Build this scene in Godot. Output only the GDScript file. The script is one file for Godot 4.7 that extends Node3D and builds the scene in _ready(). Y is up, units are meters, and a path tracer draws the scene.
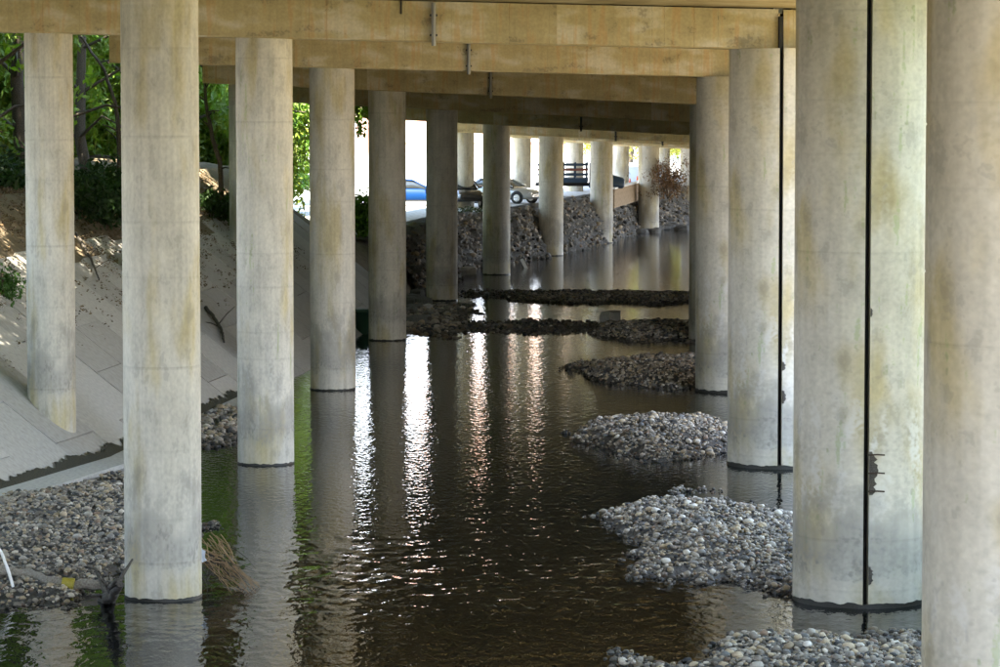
extends Node3D
# Stream under a curving concrete viaduct.
# d = diameter of a round column (1.3 m). x right, y up, -z into the picture; water surface at y = 0.

const F := 3370.0
const CAM_H := 8.45
const DIA := 1.3
var pitch := atan(238.0 / 3370.0)
var rng := RandomNumberGenerator.new()
var noise := FastNoiseLite.new()
var M := {}
var rows := []          # one dictionary per row of columns
var used := {}

# ------------------------------------------------------------------ helpers
func ray(px: float, py: float) -> Vector3:
	return (Basis(Vector3.RIGHT, -pitch) * Vector3((px - 500.0) / F, -(py - 333.5) / F, -1.0)).normalized()

func on_plane(px: float, py: float, h: float) -> Vector3:
	var r := ray(px, py)
	return Vector3(0, CAM_H, 0) + r * ((h - CAM_H) / r.y)

func at_depth(px: float, py: float, dep: float) -> Vector3:
	var r := ray(px, py)
	return Vector3(0, CAM_H, 0) + r * (-dep / r.z)

func numbered(called: String) -> String:
	if not used.has(called):
		used[called] = 0
		return called
	used[called] += 1
	return "%s_%03d" % [called, used[called]]

func tag(o: Node, label: String, category: String, group := "") -> Node:
	o.set_meta("label", label)
	o.set_meta("category", category)
	if group != "":
		o.set_meta("group", group)
	return o

func thing(called: String, at: Vector3, label: String, category: String, group := "", yaw := 0.0) -> Node3D:
	var o := Node3D.new()
	o.name = numbered(called)
	add_child(o, true)
	o.position = at
	o.rotation.y = yaw
	tag(o, label, category, group)
	return o

func put(mesh: Mesh, called: String, m: Material, parent: Node = null) -> MeshInstance3D:
	var o := MeshInstance3D.new()
	o.mesh = mesh
	o.material_override = m
	if parent == null:
		o.name = numbered(called)
		add_child(o, true)
	else:
		o.name = called
		parent.add_child(o, true)
	return o

func structure(o: Node) -> Node:
	o.set_meta("kind", "structure")
	return o

func stuff(o: Node) -> Node:
	o.set_meta("kind", "stuff")
	return o

func begin(smooth := true) -> SurfaceTool:
	var st := SurfaceTool.new()
	st.begin(Mesh.PRIMITIVE_TRIANGLES)
	st.set_smooth_group(0 if smooth else -1)
	return st

func done(st: SurfaceTool) -> ArrayMesh:
	st.generate_normals()
	return st.commit()

# corners run counter-clockwise seen from outside
func quad(st: SurfaceTool, a: Vector3, b: Vector3, c: Vector3, e: Vector3) -> void:
	for v in [a, c, b, a, e, c]:
		st.add_vertex(v)

func tri(st: SurfaceTool, a: Vector3, b: Vector3, c: Vector3) -> void:
	for v in [a, c, b]:
		st.add_vertex(v)

# rings run counter-clockwise seen from the end they travel to
func loft(st: SurfaceTool, rings: Array, ends := true) -> void:
	for i in rings.size() - 1:
		var p: PackedVector3Array = rings[i]
		var q: PackedVector3Array = rings[i + 1]
		var n := p.size()
		for j in n:
			quad(st, p[j], p[(j + 1) % n], q[(j + 1) % n], q[j])
	if ends:
		st.set_smooth_group(-1)
		var a: PackedVector3Array = rings[0]
		var b: PackedVector3Array = rings[-1]
		for j in range(1, a.size() - 1):
			tri(st, a[0], a[j + 1], a[j])
			tri(st, b[0], b[j], b[j + 1])
		st.set_smooth_group(0)

func tube(st: SurfaceTool, pts: Array, r0: float, r1: float, n := 8) -> void:
	var rings := []
	var side := Vector3.ZERO
	for i in pts.size():
		var t: Vector3 = (pts[mini(i + 1, pts.size() - 1)] - pts[maxi(i - 1, 0)]).normalized()
		if side == Vector3.ZERO:
			side = t.cross(Vector3.UP if absf(t.y) < 0.9 else Vector3.RIGHT).normalized()
		side = (side - t * side.dot(t)).normalized()
		var up := t.cross(side)
		var r := lerpf(r0, r1, float(i) / maxf(1, pts.size() - 1))
		var ring := PackedVector3Array()
		for j in n:
			var a := TAU * j / n
			ring.append(pts[i] + (side * cos(a) + up * sin(a)) * r)
		rings.append(ring)
	loft(st, rings)

func box(st: SurfaceTool, c: Vector3, s: Vector3, b := Basis.IDENTITY) -> void:
	var h := s / 2
	var k := []
	for y in [-1, 1]:
		for p in [[-1, 1], [1, 1], [1, -1], [-1, -1]]:
			k.append(c + b * Vector3(p[0] * h.x, y * h.y, p[1] * h.z))
	quad(st, k[3], k[2], k[1], k[0])
	quad(st, k[4], k[5], k[6], k[7])
	for j in 4:
		quad(st, k[j], k[(j + 1) % 4], k[4 + (j + 1) % 4], k[4 + j])

func box_mesh(c: Vector3, s: Vector3, b := Basis.IDENTITY) -> ArrayMesh:
	var st := begin(false)
	box(st, c, s, b)
	return done(st)

func lathe(st: SurfaceTool, prof: Array, n: int, c := Vector3.ZERO) -> void:   # prof: Vector2(radius, y), upwards
	var rings := []
	for p in prof:
		var ring := PackedVector3Array()
		for j in n:
			var a := TAU * j / n
			ring.append(c + Vector3(cos(a) * p.x, p.y, -sin(a) * p.x))
		rings.append(ring)
	loft(st, rings)

func lin(r: float, g: float, b: float) -> Color:
	return Color(r, g, b).linear_to_srgb()

func noise_tex(freq: float, c0: Color, c1: Color, c2: Color, sd: int, oct := 5, size := 512) -> NoiseTexture2D:
	var n := FastNoiseLite.new()
	n.seed = sd
	n.noise_type = FastNoiseLite.TYPE_SIMPLEX_SMOOTH
	n.frequency = freq
	n.fractal_octaves = oct
	n.fractal_gain = 0.6
	var t := NoiseTexture2D.new()
	t.width = size
	t.height = size
	t.seamless = true
	t.noise = n
	var g := Gradient.new()
	g.offsets = PackedFloat32Array([0.15, 0.5, 0.85])
	g.colors = PackedColorArray([c0, c1, c2])
	t.color_ramp = g
	return t

func grey_tex(freq: float, sd: int, oct := 5, size := 512) -> NoiseTexture2D:
	return noise_tex(freq, Color(0, 0, 0), Color(0.5, 0.5, 0.5), Color(1, 1, 1), sd, oct, size)

func tri_mat(c0: Color, c1: Color, c2: Color, freq: float, scale: float, sd: int, rough := 0.9, bump := 0.0, vcol := false) -> StandardMaterial3D:
	var m := StandardMaterial3D.new()
	m.albedo_texture = noise_tex(freq, c0, c1, c2, sd)
	m.uv1_triplanar = true
	m.uv1_world_triplanar = true
	m.uv1_scale = Vector3.ONE * scale
	m.roughness = rough
	m.vertex_color_use_as_albedo = vcol
	if bump > 0.0:
		m.heightmap_enabled = true
		m.heightmap_texture = grey_tex(freq * 2.0, sd + 50)
		m.heightmap_scale = bump
	return m

func flat_mat(c: Color, rough := 0.6, metal := 0.0) -> StandardMaterial3D:
	var m := StandardMaterial3D.new()
	m.albedo_color = c
	m.roughness = rough
	m.metallic = metal
	return m

# concrete of the round shafts: u once round, v over 13.5 m of height
func shaft_texture(sd: int, patchy: float) -> ImageTexture:
	var w := 384
	var h := 1024
	var n := FastNoiseLite.new()
	n.seed = sd
	n.frequency = 1.0
	n.fractal_octaves = 4
	var data := PackedByteArray()
	data.resize(w * h * 3)
	var r := RandomNumberGenerator.new()
	r.seed = sd
	var seam := PackedFloat32Array()
	seam.resize(h)
	var y := 0.0
	while y < h:
		y += r.randf_range(45.0, 125.0)
		var strength := r.randf_range(0.05, 0.22)
		for k in range(-1, 3):
			var i := int(y) + k
			if i >= 0 and i < h:
				seam[i] = strength * (1.0 if k == 0 else 0.5)
	var seams_up := [r.randf(), r.randf(), r.randf()]
	for j in h:
		var v := 13.5 * (1.0 - float(j) / h) - 1.2      # metres above the bottom of the texture
		for i in w:
			var a := TAU * i / w
			var cx := cos(a)
			var cz := sin(a)
			var streak := n.get_noise_3d(cx * 5.0, v * 0.16, cz * 5.0)
			var blotch := n.get_noise_3d(cx * 1.1 + 40.0, v * 0.9, cz * 1.1)
			var fine := n.get_noise_3d(cx * 9.0, v * 9.0, cz * 9.0 + 17.0)
			var ochre := n.get_noise_3d(cx * 0.8 + 9.0, v * 0.30 + 30.0, cz * 0.8)  # broad random patches of ochre tint
			var k := 1.0 + 0.15 * streak + 0.20 * blotch + 0.18 * fine
			k *= 1.0 - seam[j] * (0.6 + 0.8 * absf(fine) + blotch)
			for s in seams_up:
				if absf(float(i) / w - s) < 0.0022:
					k *= 0.93
			var col := Vector3(0.50, 0.475, 0.41) * k
			var yl := clampf(ochre * 2.2 - 0.05, 0.0, 1.0)
			col = col.lerp(Vector3(0.40, 0.33, 0.155) * k, yl * 0.7)
			if patchy > 0.0:
				var wash := n.get_noise_3d(cx * 2.3 + 70.0, v * 0.75, cz * 2.3) + 0.45 * fine
				var p := clampf((wash - 0.16) * 2.6, 0.0, 1.0) * (0.25 + 0.9 * exp(-pow((v - 2.6) / 0.9, 2.0))) * patchy
				col = col.lerp(Vector3(0.56, 0.55, 0.52), p * 0.8)
				var moss := n.get_noise_3d(cx * 4.0 - 20.0, v * 0.5, cz * 4.0) + 0.3 * fine
				col = col.lerp(Vector3(0.26, 0.33, 0.14), clampf((moss - 0.42) * 4.0, 0.0, 0.5))
			var mark := 0.75 + 0.5 * blotch + 0.25 * fine
			var band := smoothstep(0.32, 0.55, v * mark) * (1.0 - smoothstep(0.8, 1.7, v * mark))
			col = col.lerp(Vector3(0.22, 0.215, 0.20) * k, band * (0.5 + 0.5 * fine))
			var dirt := n.get_noise_3d(cx * 2.0 + 5.0, v * 1.3 - 60.0, cz * 2.0) + 0.5 * fine
			col = col.lerp(Vector3(0.16, 0.15, 0.13), clampf((dirt - 0.32) * 1.6, 0.0, 0.32))
			var c := Color(clampf(col.x, 0, 1), clampf(col.y, 0, 1), clampf(col.z, 0, 1)).linear_to_srgb()
			var at := (j * w + i) * 3
			data[at] = int(c.r * 255)
			data[at + 1] = int(c.g * 255)
			data[at + 2] = int(c.b * 255)
	return ImageTexture.create_from_image(Image.create_from_data(w, h, false, Image.FORMAT_RGB8, data))

# face of the cap beams: u along (20 m), v over the face (2 m)
func cap_texture(sd: int) -> ImageTexture:
	var w := 1600
	var h := 160
	var n := FastNoiseLite.new()
	n.seed = sd
	n.frequency = 1.0
	n.fractal_octaves = 4
	var data := PackedByteArray()
	data.resize(w * h * 3)
	var r := RandomNumberGenerator.new()
	r.seed = sd
	var crack := PackedFloat32Array()
	crack.resize(w)
	var x := 0
	while x < w:
		x += r.randi_range(22, 75)
		if x < w:
			crack[x] = r.randf_range(0.1, 0.55)
	for j in h:
		var v := 2.0 * j / h
		for i in w:
			var u := 20.0 * i / w
			var cloud := n.get_noise_2d(u * 0.5, v * 1.2)
			var drip := n.get_noise_2d(u * 3.5 + 40.0, v * 0.35)
			var fine := n.get_noise_2d(u * 11.0, v * 11.0 + 70.0)
			var soot := n.get_noise_2d(u * 0.9 + 90.0, v * 1.3) + 0.4 * fine
			var wob := int(2.5 * n.get_noise_1d(v * 4.0 + i * 0.001))
			var k := 1.0 + 0.22 * cloud + 0.16 * drip + 0.16 * fine
			var c := crack[clampi(i + wob, 0, w - 1)]
			k *= 1.0 - c * clampf(0.5 + 1.5 * fine + drip, 0.0, 1.0)
			var col := Vector3(0.43, 0.36, 0.20) * k
			col = col.lerp(Vector3(0.50, 0.46, 0.36) * k, clampf(cloud * 2.0, 0.0, 0.8))
			col = col.lerp(Vector3(0.40, 0.24, 0.10) * k, clampf((drip - 0.15) * 1.8, 0.0, 0.5))
			col = col.lerp(Vector3(0.07, 0.06, 0.045), clampf((soot - 0.36) * 2.0, 0.0, 0.45))
			var cc := Color(clampf(col.x, 0, 1), clampf(col.y, 0, 1), clampf(col.z, 0, 1)).linear_to_srgb()
			var at := (j * w + i) * 3
			data[at] = int(cc.r * 255)
			data[at + 1] = int(cc.g * 255)
			data[at + 2] = int(cc.b * 255)
	return ImageTexture.create_from_image(Image.create_from_data(w, h, false, Image.FORMAT_RGB8, data))

# ------------------------------------------------------------------ terrain
var bank_line := [[-40, -13.0], [0, -12.0], [30, -10.6], [45, -9.4], [54.5, -8.1], [59.5, -6.9], [71, -5.6], [79.7, -4.6], [93, -3.75], [107, -3.0], [126.6, -1.6], [131, 0.3], [137, 1.7], [146, 3.8], [154.6, 5.2], [161, 6.6], [173, 9.7], [200, 18.0], [240, 31.0], [300, 54.0], [900, 300.0]]

func left_edge(dep: float) -> float:
	var z := dep / DIA
	for i in bank_line.size() - 1:
		if z <= bank_line[i + 1][0]:
			var t: float = clampf((z - bank_line[i][0]) / (bank_line[i + 1][0] - bank_line[i][0]), 0, 1)
			return lerpf(bank_line[i][1], bank_line[i + 1][1], t) * DIA
	return bank_line[-1][1] * DIA

const LOT_H := 2.5
func ground_h(x: float, dep: float) -> float:
	var s := left_edge(dep) - x
	var wide := 20.0
	if s < 0.0:
		var s2 := -s - wide
		if s2 > 0.0:
			return minf(s2 * 0.9, lerpf(1.4, 13.0, smoothstep(80.0, 92.0, dep) * (1.0 - smoothstep(150.0, 164.0, dep))))  # unseen right bank, raised midway to shut out side light
		return -0.9 * smoothstep(0.0, 3.0, minf(-s, -s2))
	var slope_h := minf(s * 0.8, 5.6 + 0.08 * (s - 7.0))
	slope_h = minf(slope_h, 9.0)
	var lot_h := minf(s * 2.6, LOT_H)
	var t := smoothstep(107.0 * DIA, 113.0 * DIA, dep)
	return lerpf(slope_h, lot_h, t)

func rocky(x: float, y: float, z: float) -> float:
	return noise.get_noise_3d(x, y, z)

func build_ground() -> void:
	var offs := [900.0, 500.0, 250.0, 140.0, 90.0, 60.0, 45.0, 35.0, 28.0, 23.0, 19.0, 16.0, 14.0, 12.5, 11.0, 10.0, 9.0, 8.2, 7.6, 7.0, 6.4, 5.6, 4.8, 4.0, 3.2, 2.5, 2.0, 1.5, 1.0, 0.7, 0.4, 0.15, 0.0, -0.4, -1.0, -2.0, -3.0, -8.0, -14.0, -17.0, -18.5, -19.5, -20.0, -21.0, -22.0, -23.5, -25.0, -27.0, -30.0, -35.0, -45.0, -70.0, -120.0, -250.0, -500.0, -1000.0]
	var deps := []
	var z := -600.0
	while z < 1600.0:
		deps.append(z)
		if z < -40.0 or z > 420.0:
			z += 80.0
		elif z < 30.0 or z > 240.0:
			z += 8.0
		else:
			z += 1.4
	var verts := PackedVector3Array()
	var cols := PackedColorArray()
	var idx := PackedInt32Array()
	var n := offs.size()
	for dz in deps:
		for o in offs:
			var x: float = left_edge(clampf(dz, -40.0, 380.0)) - o
			var h := ground_h(x, clampf(dz, -40.0, 380.0))
			var near := 1.0 if (dz > 20 and dz < 240 and absf(o) < 60) else 0.0
			var lot := smoothstep(107.0 * DIA, 113.0 * DIA, dz)
			var c := Color(0.20, 0.16, 0.10) 
			if o > 0.0:
				h += near * (0.22 * rocky(x * 0.6, 0, dz * 0.6) + 0.08 * rocky(x * 2.1, 5, dz * 2.1)) * (1.0 - lot) * smoothstep(5.5, 8.0, o)
				if lot > 0.5 and o > 0.9:
					c = Color(0.36, 0.35, 0.32)
			elif o < -20.0:
				c = Color(0.32, 0.25, 0.12)  # unseen right bank, yellowish to bounce warm light upward
			else:
				c = Color(0.20, 0.16, 0.10)
			verts.append(Vector3(x, h, -dz))
			cols.append(c)
	for i in deps.size() - 1:
		for j in n - 1:
			var a := i * n + j
			idx.append_array([a, a + n, a + n + 1, a, a + n + 1, a + 1])
	var arr := []
	arr.resize(Mesh.ARRAY_MAX)
	arr[Mesh.ARRAY_VERTEX] = verts
	arr[Mesh.ARRAY_COLOR] = cols
	arr[Mesh.ARRAY_INDEX] = idx
	var am := ArrayMesh.new()
	am.add_surface_from_arrays(Mesh.PRIMITIVE_TRIANGLES, arr)
	var st := SurfaceTool.new()
	st.create_from(am, 0)
	st.generate_normals()
	structure(put(st.commit(), "ground", M.earth))

# ------------------------------------------------------------------ water
func ripple_amp(x: float, dep: float) -> float:
	var z := dep / DIA
	var a := 0.30
	a += 1.5 * exp(-pow((z - 46.5 - 0.25 * x) / 3.6, 2.0))          # riffle round the first gravel bar
	a += 0.5 * exp(-pow((z - 39.0) / 3.5, 2.0)) * smoothstep(-3.0, 1.0, x)
	a -= 0.16 * exp(-pow((z - 58.0) / 5.0, 2.0))
	a += 0.5 * exp(-pow((z - 97.0) / 7.0, 2.0))
	a -= 0.22 * smoothstep(113.0, 122.0, z)
	return maxf(a, 0.06)

func build_water() -> void:
	var nz := FastNoiseLite.new()
	nz.seed = 5
	nz.frequency = 1.0
	nz.fractal_octaves = 2
	var deps := PackedFloat32Array([-60.0, -20.0, 5.0, 20.0, 30.0, 36.0])
	var z := 40.0
	while z < 250.0:
		deps.append(z)
		z += 0.085 * pow(z / 45.0, 1.5)
	while z < 420.0:
		deps.append(z)
		z += 12.0
	var fine := 250
	var n := fine + 8
	var verts := PackedVector3Array()
	for dz in deps:
		var le := left_edge(dz) - 1.2
		var re := left_edge(dz) + 21.0
		var x0 := clampf(maxf(le + 0.3, -0.155 * dz), le + 0.3, re - 2.0)
		var x1 := clampf(minf(re - 0.3, 0.135 * dz), x0 + 1.0, re - 0.3)
		for j in n:
			var x: float
			if j < 4:
				x = lerpf(le, x0, j / 4.0)
			elif j >= n - 4:
				x = lerpf(x1, re, (j - (n - 5)) / 4.0)
			else:
				x = lerpf(x0, x1, (j - 4) / float(fine - 1))
			var h := 0.0
			if dz > 39.0 and dz < 260.0:
				var warp := 0.6 * nz.get_noise_2d(x * 0.25, dz * 0.25 + 90.0)
				h = 0.0080 * nz.get_noise_2d(x * 1.1 + warp, dz * 1.15) + 0.0055 * nz.get_noise_2d(x * 2.6 + 30.0, dz * 2.3 + warp)
				h *= ripple_amp(x, dz) * clampf(1.0 + 1.1 * nz.get_noise_2d(x * 0.16 + 200.0, dz * 0.07), 0.25, 2.0)
			verts.append(Vector3(x, h, -dz))
	var idx := PackedInt32Array()
	for i in deps.size() - 1:
		for j in n - 1:
			var a := i * n + j
			idx.append_array([a, a + n, a + n + 1, a, a + n + 1, a + 1])
	var nor := PackedVector3Array()
	nor.resize(verts.size())
	for i in deps.size():
		for j in n:
			var l := verts[i * n + maxi(j - 1, 0)]
			var r := verts[i * n + mini(j + 1, n - 1)]
			var b := verts[maxi(i - 1, 0) * n + j]
			var f := verts[mini(i + 1, deps.size() - 1) * n + j]
			var nn := (r - l).cross(f - b)
			nor[i * n + j] = nn.normalized() * (1.0 if nn.y > 0 else -1.0)
	var arr := []
	arr.resize(Mesh.ARRAY_MAX)
	arr[Mesh.ARRAY_VERTEX] = verts
	arr[Mesh.ARRAY_NORMAL] = nor
	var uvs := PackedVector2Array()
	for v in verts:
		uvs.append(Vector2(v.x / 5.0, v.z / 13.0))
	arr[Mesh.ARRAY_TEX_UV] = uvs
	arr[Mesh.ARRAY_INDEX] = idx
	var am := ArrayMesh.new()
	am.add_surface_from_arrays(Mesh.PRIMITIVE_TRIANGLES, arr)
	var rn := FastNoiseLite.new()
	rn.seed = 91
	rn.frequency = 0.028
	rn.fractal_octaves = 3
	var rt := NoiseTexture2D.new()
	rt.width = 1024
	rt.height = 1024
	rt.seamless = true
	rt.noise = rn
	rt.as_normal_map = true
	rt.bump_strength = 1.6
	var w := StandardMaterial3D.new()
	w.albedo_color = lin(0.005, 0.006, 0.005)
	w.roughness = 0.03
	w.metallic_specular = 0.31
	w.normal_enabled = true
	w.normal_texture = rt
	w.normal_scale = 0.36
	structure(put(am, "stream_water", w))

# ------------------------------------------------------------------ viaduct
func shaft_mesh(r: float, y0: float, y1: float, n := 48) -> ArrayMesh:
	var st := begin(true)
	var prof := [Vector2(r, y0)]
	var y := y0 + 1.3
	while y < y1 - 0.6:                        # lift joints: shallow rings
		prof.append_array([Vector2(r, y - 0.012), Vector2(r - 0.010, y - 0.006), Vector2(r - 0.010, y + 0.006), Vector2(r, y + 0.012)])
		y += rng.randf_range(0.9, 1.7)
	prof.append(Vector2(r, y1))
	for i in prof.size() - 1:
		for j in n:
			var a0 := TAU * j / n
			var a1 := TAU * (j + 1) / n
			var p: Vector2 = prof[i]
			var q: Vector2 = prof[i + 1]
			var c := [[a0, p, j], [a1, p, j + 1], [a1, q, j + 1], [a0, q, j]]
			for k in [0, 2, 1, 0, 3, 2]:
				var e = c[k]
				st.set_uv(Vector2(float(e[2]) / n, 1.0 - (e[1].y + 1.2) / 13.5))
				st.set_normal(Vector3(cos(e[0]), 0, -sin(e[0])))
				st.add_vertex(Vector3(cos(e[0]) * e[1].x, e[1].y, -sin(e[0]) * e[1].x))
	return st.commit()

# half of a split column: side = -1 left, +1 right; the flat face looks at the joint
func half_mesh(r: float, y0: float, y1: float, side: int, gap: float) -> ArrayMesh:
	var st := begin(true)
	var n := 40
	var a_gap := asin(gap / r)
	var ys := [y0]
	var y := y0 + 1.4
	while y < y1 - 0.6:
		ys.append(y)
		y += 1.55
	ys.append(y1)
	var start := PI / 2 + a_gap if side < 0 else -PI / 2 + a_gap
	var span := PI - 2 * a_gap
	var prof := []
	for i in ys.size():
		if i > 0 and i < ys.size() - 1:
			prof.append_array([[r, ys[i] - 0.014], [r - 0.012, ys[i] - 0.005], [r - 0.012, ys[i] + 0.005], [r, ys[i] + 0.014]])
		else:
			prof.append([r, ys[i]])
	for i in prof.size() - 1:
		for j in n:
			var c := []
			for e in [[j, i], [j + 1, i], [j + 1, i + 1], [j, i + 1]]:
				var a: float = start + span * e[0] / n
				c.append([Vector3(cos(a) * prof[e[1]][0], prof[e[1]][1], -sin(a) * prof[e[1]][0]), Vector2(a / TAU, 1.0 - (prof[e[1]][1] + 1.2) / 13.5)])
			for k in [0, 2, 1, 0, 3, 2]:
				st.set_uv(c[k][1])
				st.set_normal(Vector3(c[k][0].x, 0, c[k][0].z).normalized())
				st.add_vertex(c[k][0])
	st.set_normal(Vector3(-side, 0, 0))
	var zf := cos(a_gap) * r
	var xf := gap * side
	st.set_uv(Vector2(0.5, 0.5))
	if side < 0:
		quad(st, Vector3(xf, y0, zf), Vector3(xf, y0, -zf), Vector3(xf, y1, -zf), Vector3(xf, y1, zf))
	else:
		quad(st, Vector3(xf, y0, -zf), Vector3(xf, y0, zf), Vector3(xf, y1, zf), Vector3(xf, y1, -zf))
	return st.commit()

# ragged dark ring of wet algae at the waterline
func algae_ring(r: float, h: float, sd: int) -> ArrayMesh:
	var st := begin(true)
	var n := 120
	for j in n:
		var a0 := TAU * j / n
		var a1 := TAU * (j + 1) / n
		var h0 := h * (0.8 + 0.45 * noise.get_noise_2d(cos(a0) * 3.0 + sd, sin(a0) * 3.0))
		var h1 := h * (0.8 + 0.45 * noise.get_noise_2d(cos(a1) * 3.0 + sd, sin(a1) * 3.0))
		var p0 := Vector3(cos(a0), 0, -sin(a0)) * (r + 0.006)
		var p1 := Vector3(cos(a1), 0, -sin(a1)) * (r + 0.006)
		quad(st, p0 + Vector3(0, -0.3, 0), p1 + Vector3(0, -0.3, 0), p1 + Vector3(0, h1, 0), p0 + Vector3(0, h0, 0))
	return done(st)

func beam_mesh(a: Vector3, b: Vector3, depth: float, height: float) -> ArrayMesh:   # a, b: middle of the underside at both ends
	var along := (b - a).normalized()
	var out := along.cross(Vector3.UP).normalized()        # away from the camera for a beam running to +x
	var ch := 0.03
	var prof := [[-0.5 * depth, ch], [-0.5 * depth + ch, 0.0], [0.5 * depth - ch, 0.0], [0.5 * depth, ch], [0.5 * depth, height], [-0.5 * depth, height]]
	var rings := []
	for p in [a, b]:
		var ring := PackedVector3Array()
		for q in prof:
			ring.append(p + out * q[0] + Vector3.UP * q[1])
		ring.reverse()
		rings.append(ring)
	var st := begin(false)
	for i in 1:
		var n: int = rings[0].size()
		for j in n:
			var len_ab := (b - a).length() / 20.0
			var v0 := 0.16 * j
			var v1: float = v0 + (rings[0][j] - rings[0][(j + 1) % n]).length() / 2.0
			var u0 := fposmod(a.z * 0.37, 1.0)
			var c := [[rings[1][j], u0 + len_ab, v0], [rings[1][(j + 1) % n], u0 + len_ab, v1], [rings[0][(j + 1) % n], u0, v1], [rings[0][j], u0, v0]]
			for k in [0, 2, 1, 0, 3, 2]:
				st.set_uv(Vector2(c[k][1], c[k][2]))
				st.add_vertex(c[k][0])
	for j in range(1, rings[0].size() - 1):
		tri(st, rings[0][0], rings[0][j], rings[0][j + 1])
		tri(st, rings[1][0], rings[1][j + 1], rings[1][j])
	return done(st)

func lay_out_rows() -> void:
	#        x of the stream column, its waterline, top of column, cross slope
	var px := [[-1, 0, 0, 0.03], [163.5, 602, -27, 0.024], [266, 466, 38, 0.023], [333, 391, 68, 0.024], [387.5, 341, 91, 0.043], [442, 301, 110, 0.048], [496.5, 275, 125, 0.05], [551, 256, 136.5, 0.04], [601.5, 243.3, 141.5, 0.04], [648.5, 232.5, 146, 0.04], [690, 223.5, 149, 0.04], [727, 216, 151, 0.04]]
	for i in px.size():
		var d := {"e": px[i][3]}
		if i > 0:
			var p := on_plane(px[i][0], px[i][1], 0.0)
			d.pos = Vector3(p.x * (p.z - DIA / 2) / p.z, 0, p.z - DIA / 2)
			d.top = at_depth(px[i][0], px[i][2], -d.pos.z - DIA / 2).y
		rows.append(d)
	rows[0].pos = rows[1].pos * 2 - rows[2].pos
	rows[0].pos.x -= 0.40
	rows[0].top = rows[1].top + 0.62
	for k in 2:
		var a = rows[-1]
		var b = rows[-2]
		rows.append({"e": 0.04, "pos": a.pos * 2 - b.pos + Vector3(0.7, 0, 0.2), "top": a.top - 0.5})
	for i in rows.size():
		var t: Vector3 = rows[mini(i + 1, rows.size() - 1)].pos - rows[maxi(i - 1, 0)].pos
		rows[i].right = t.normalized().cross(Vector3.UP).normalized()

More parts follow.
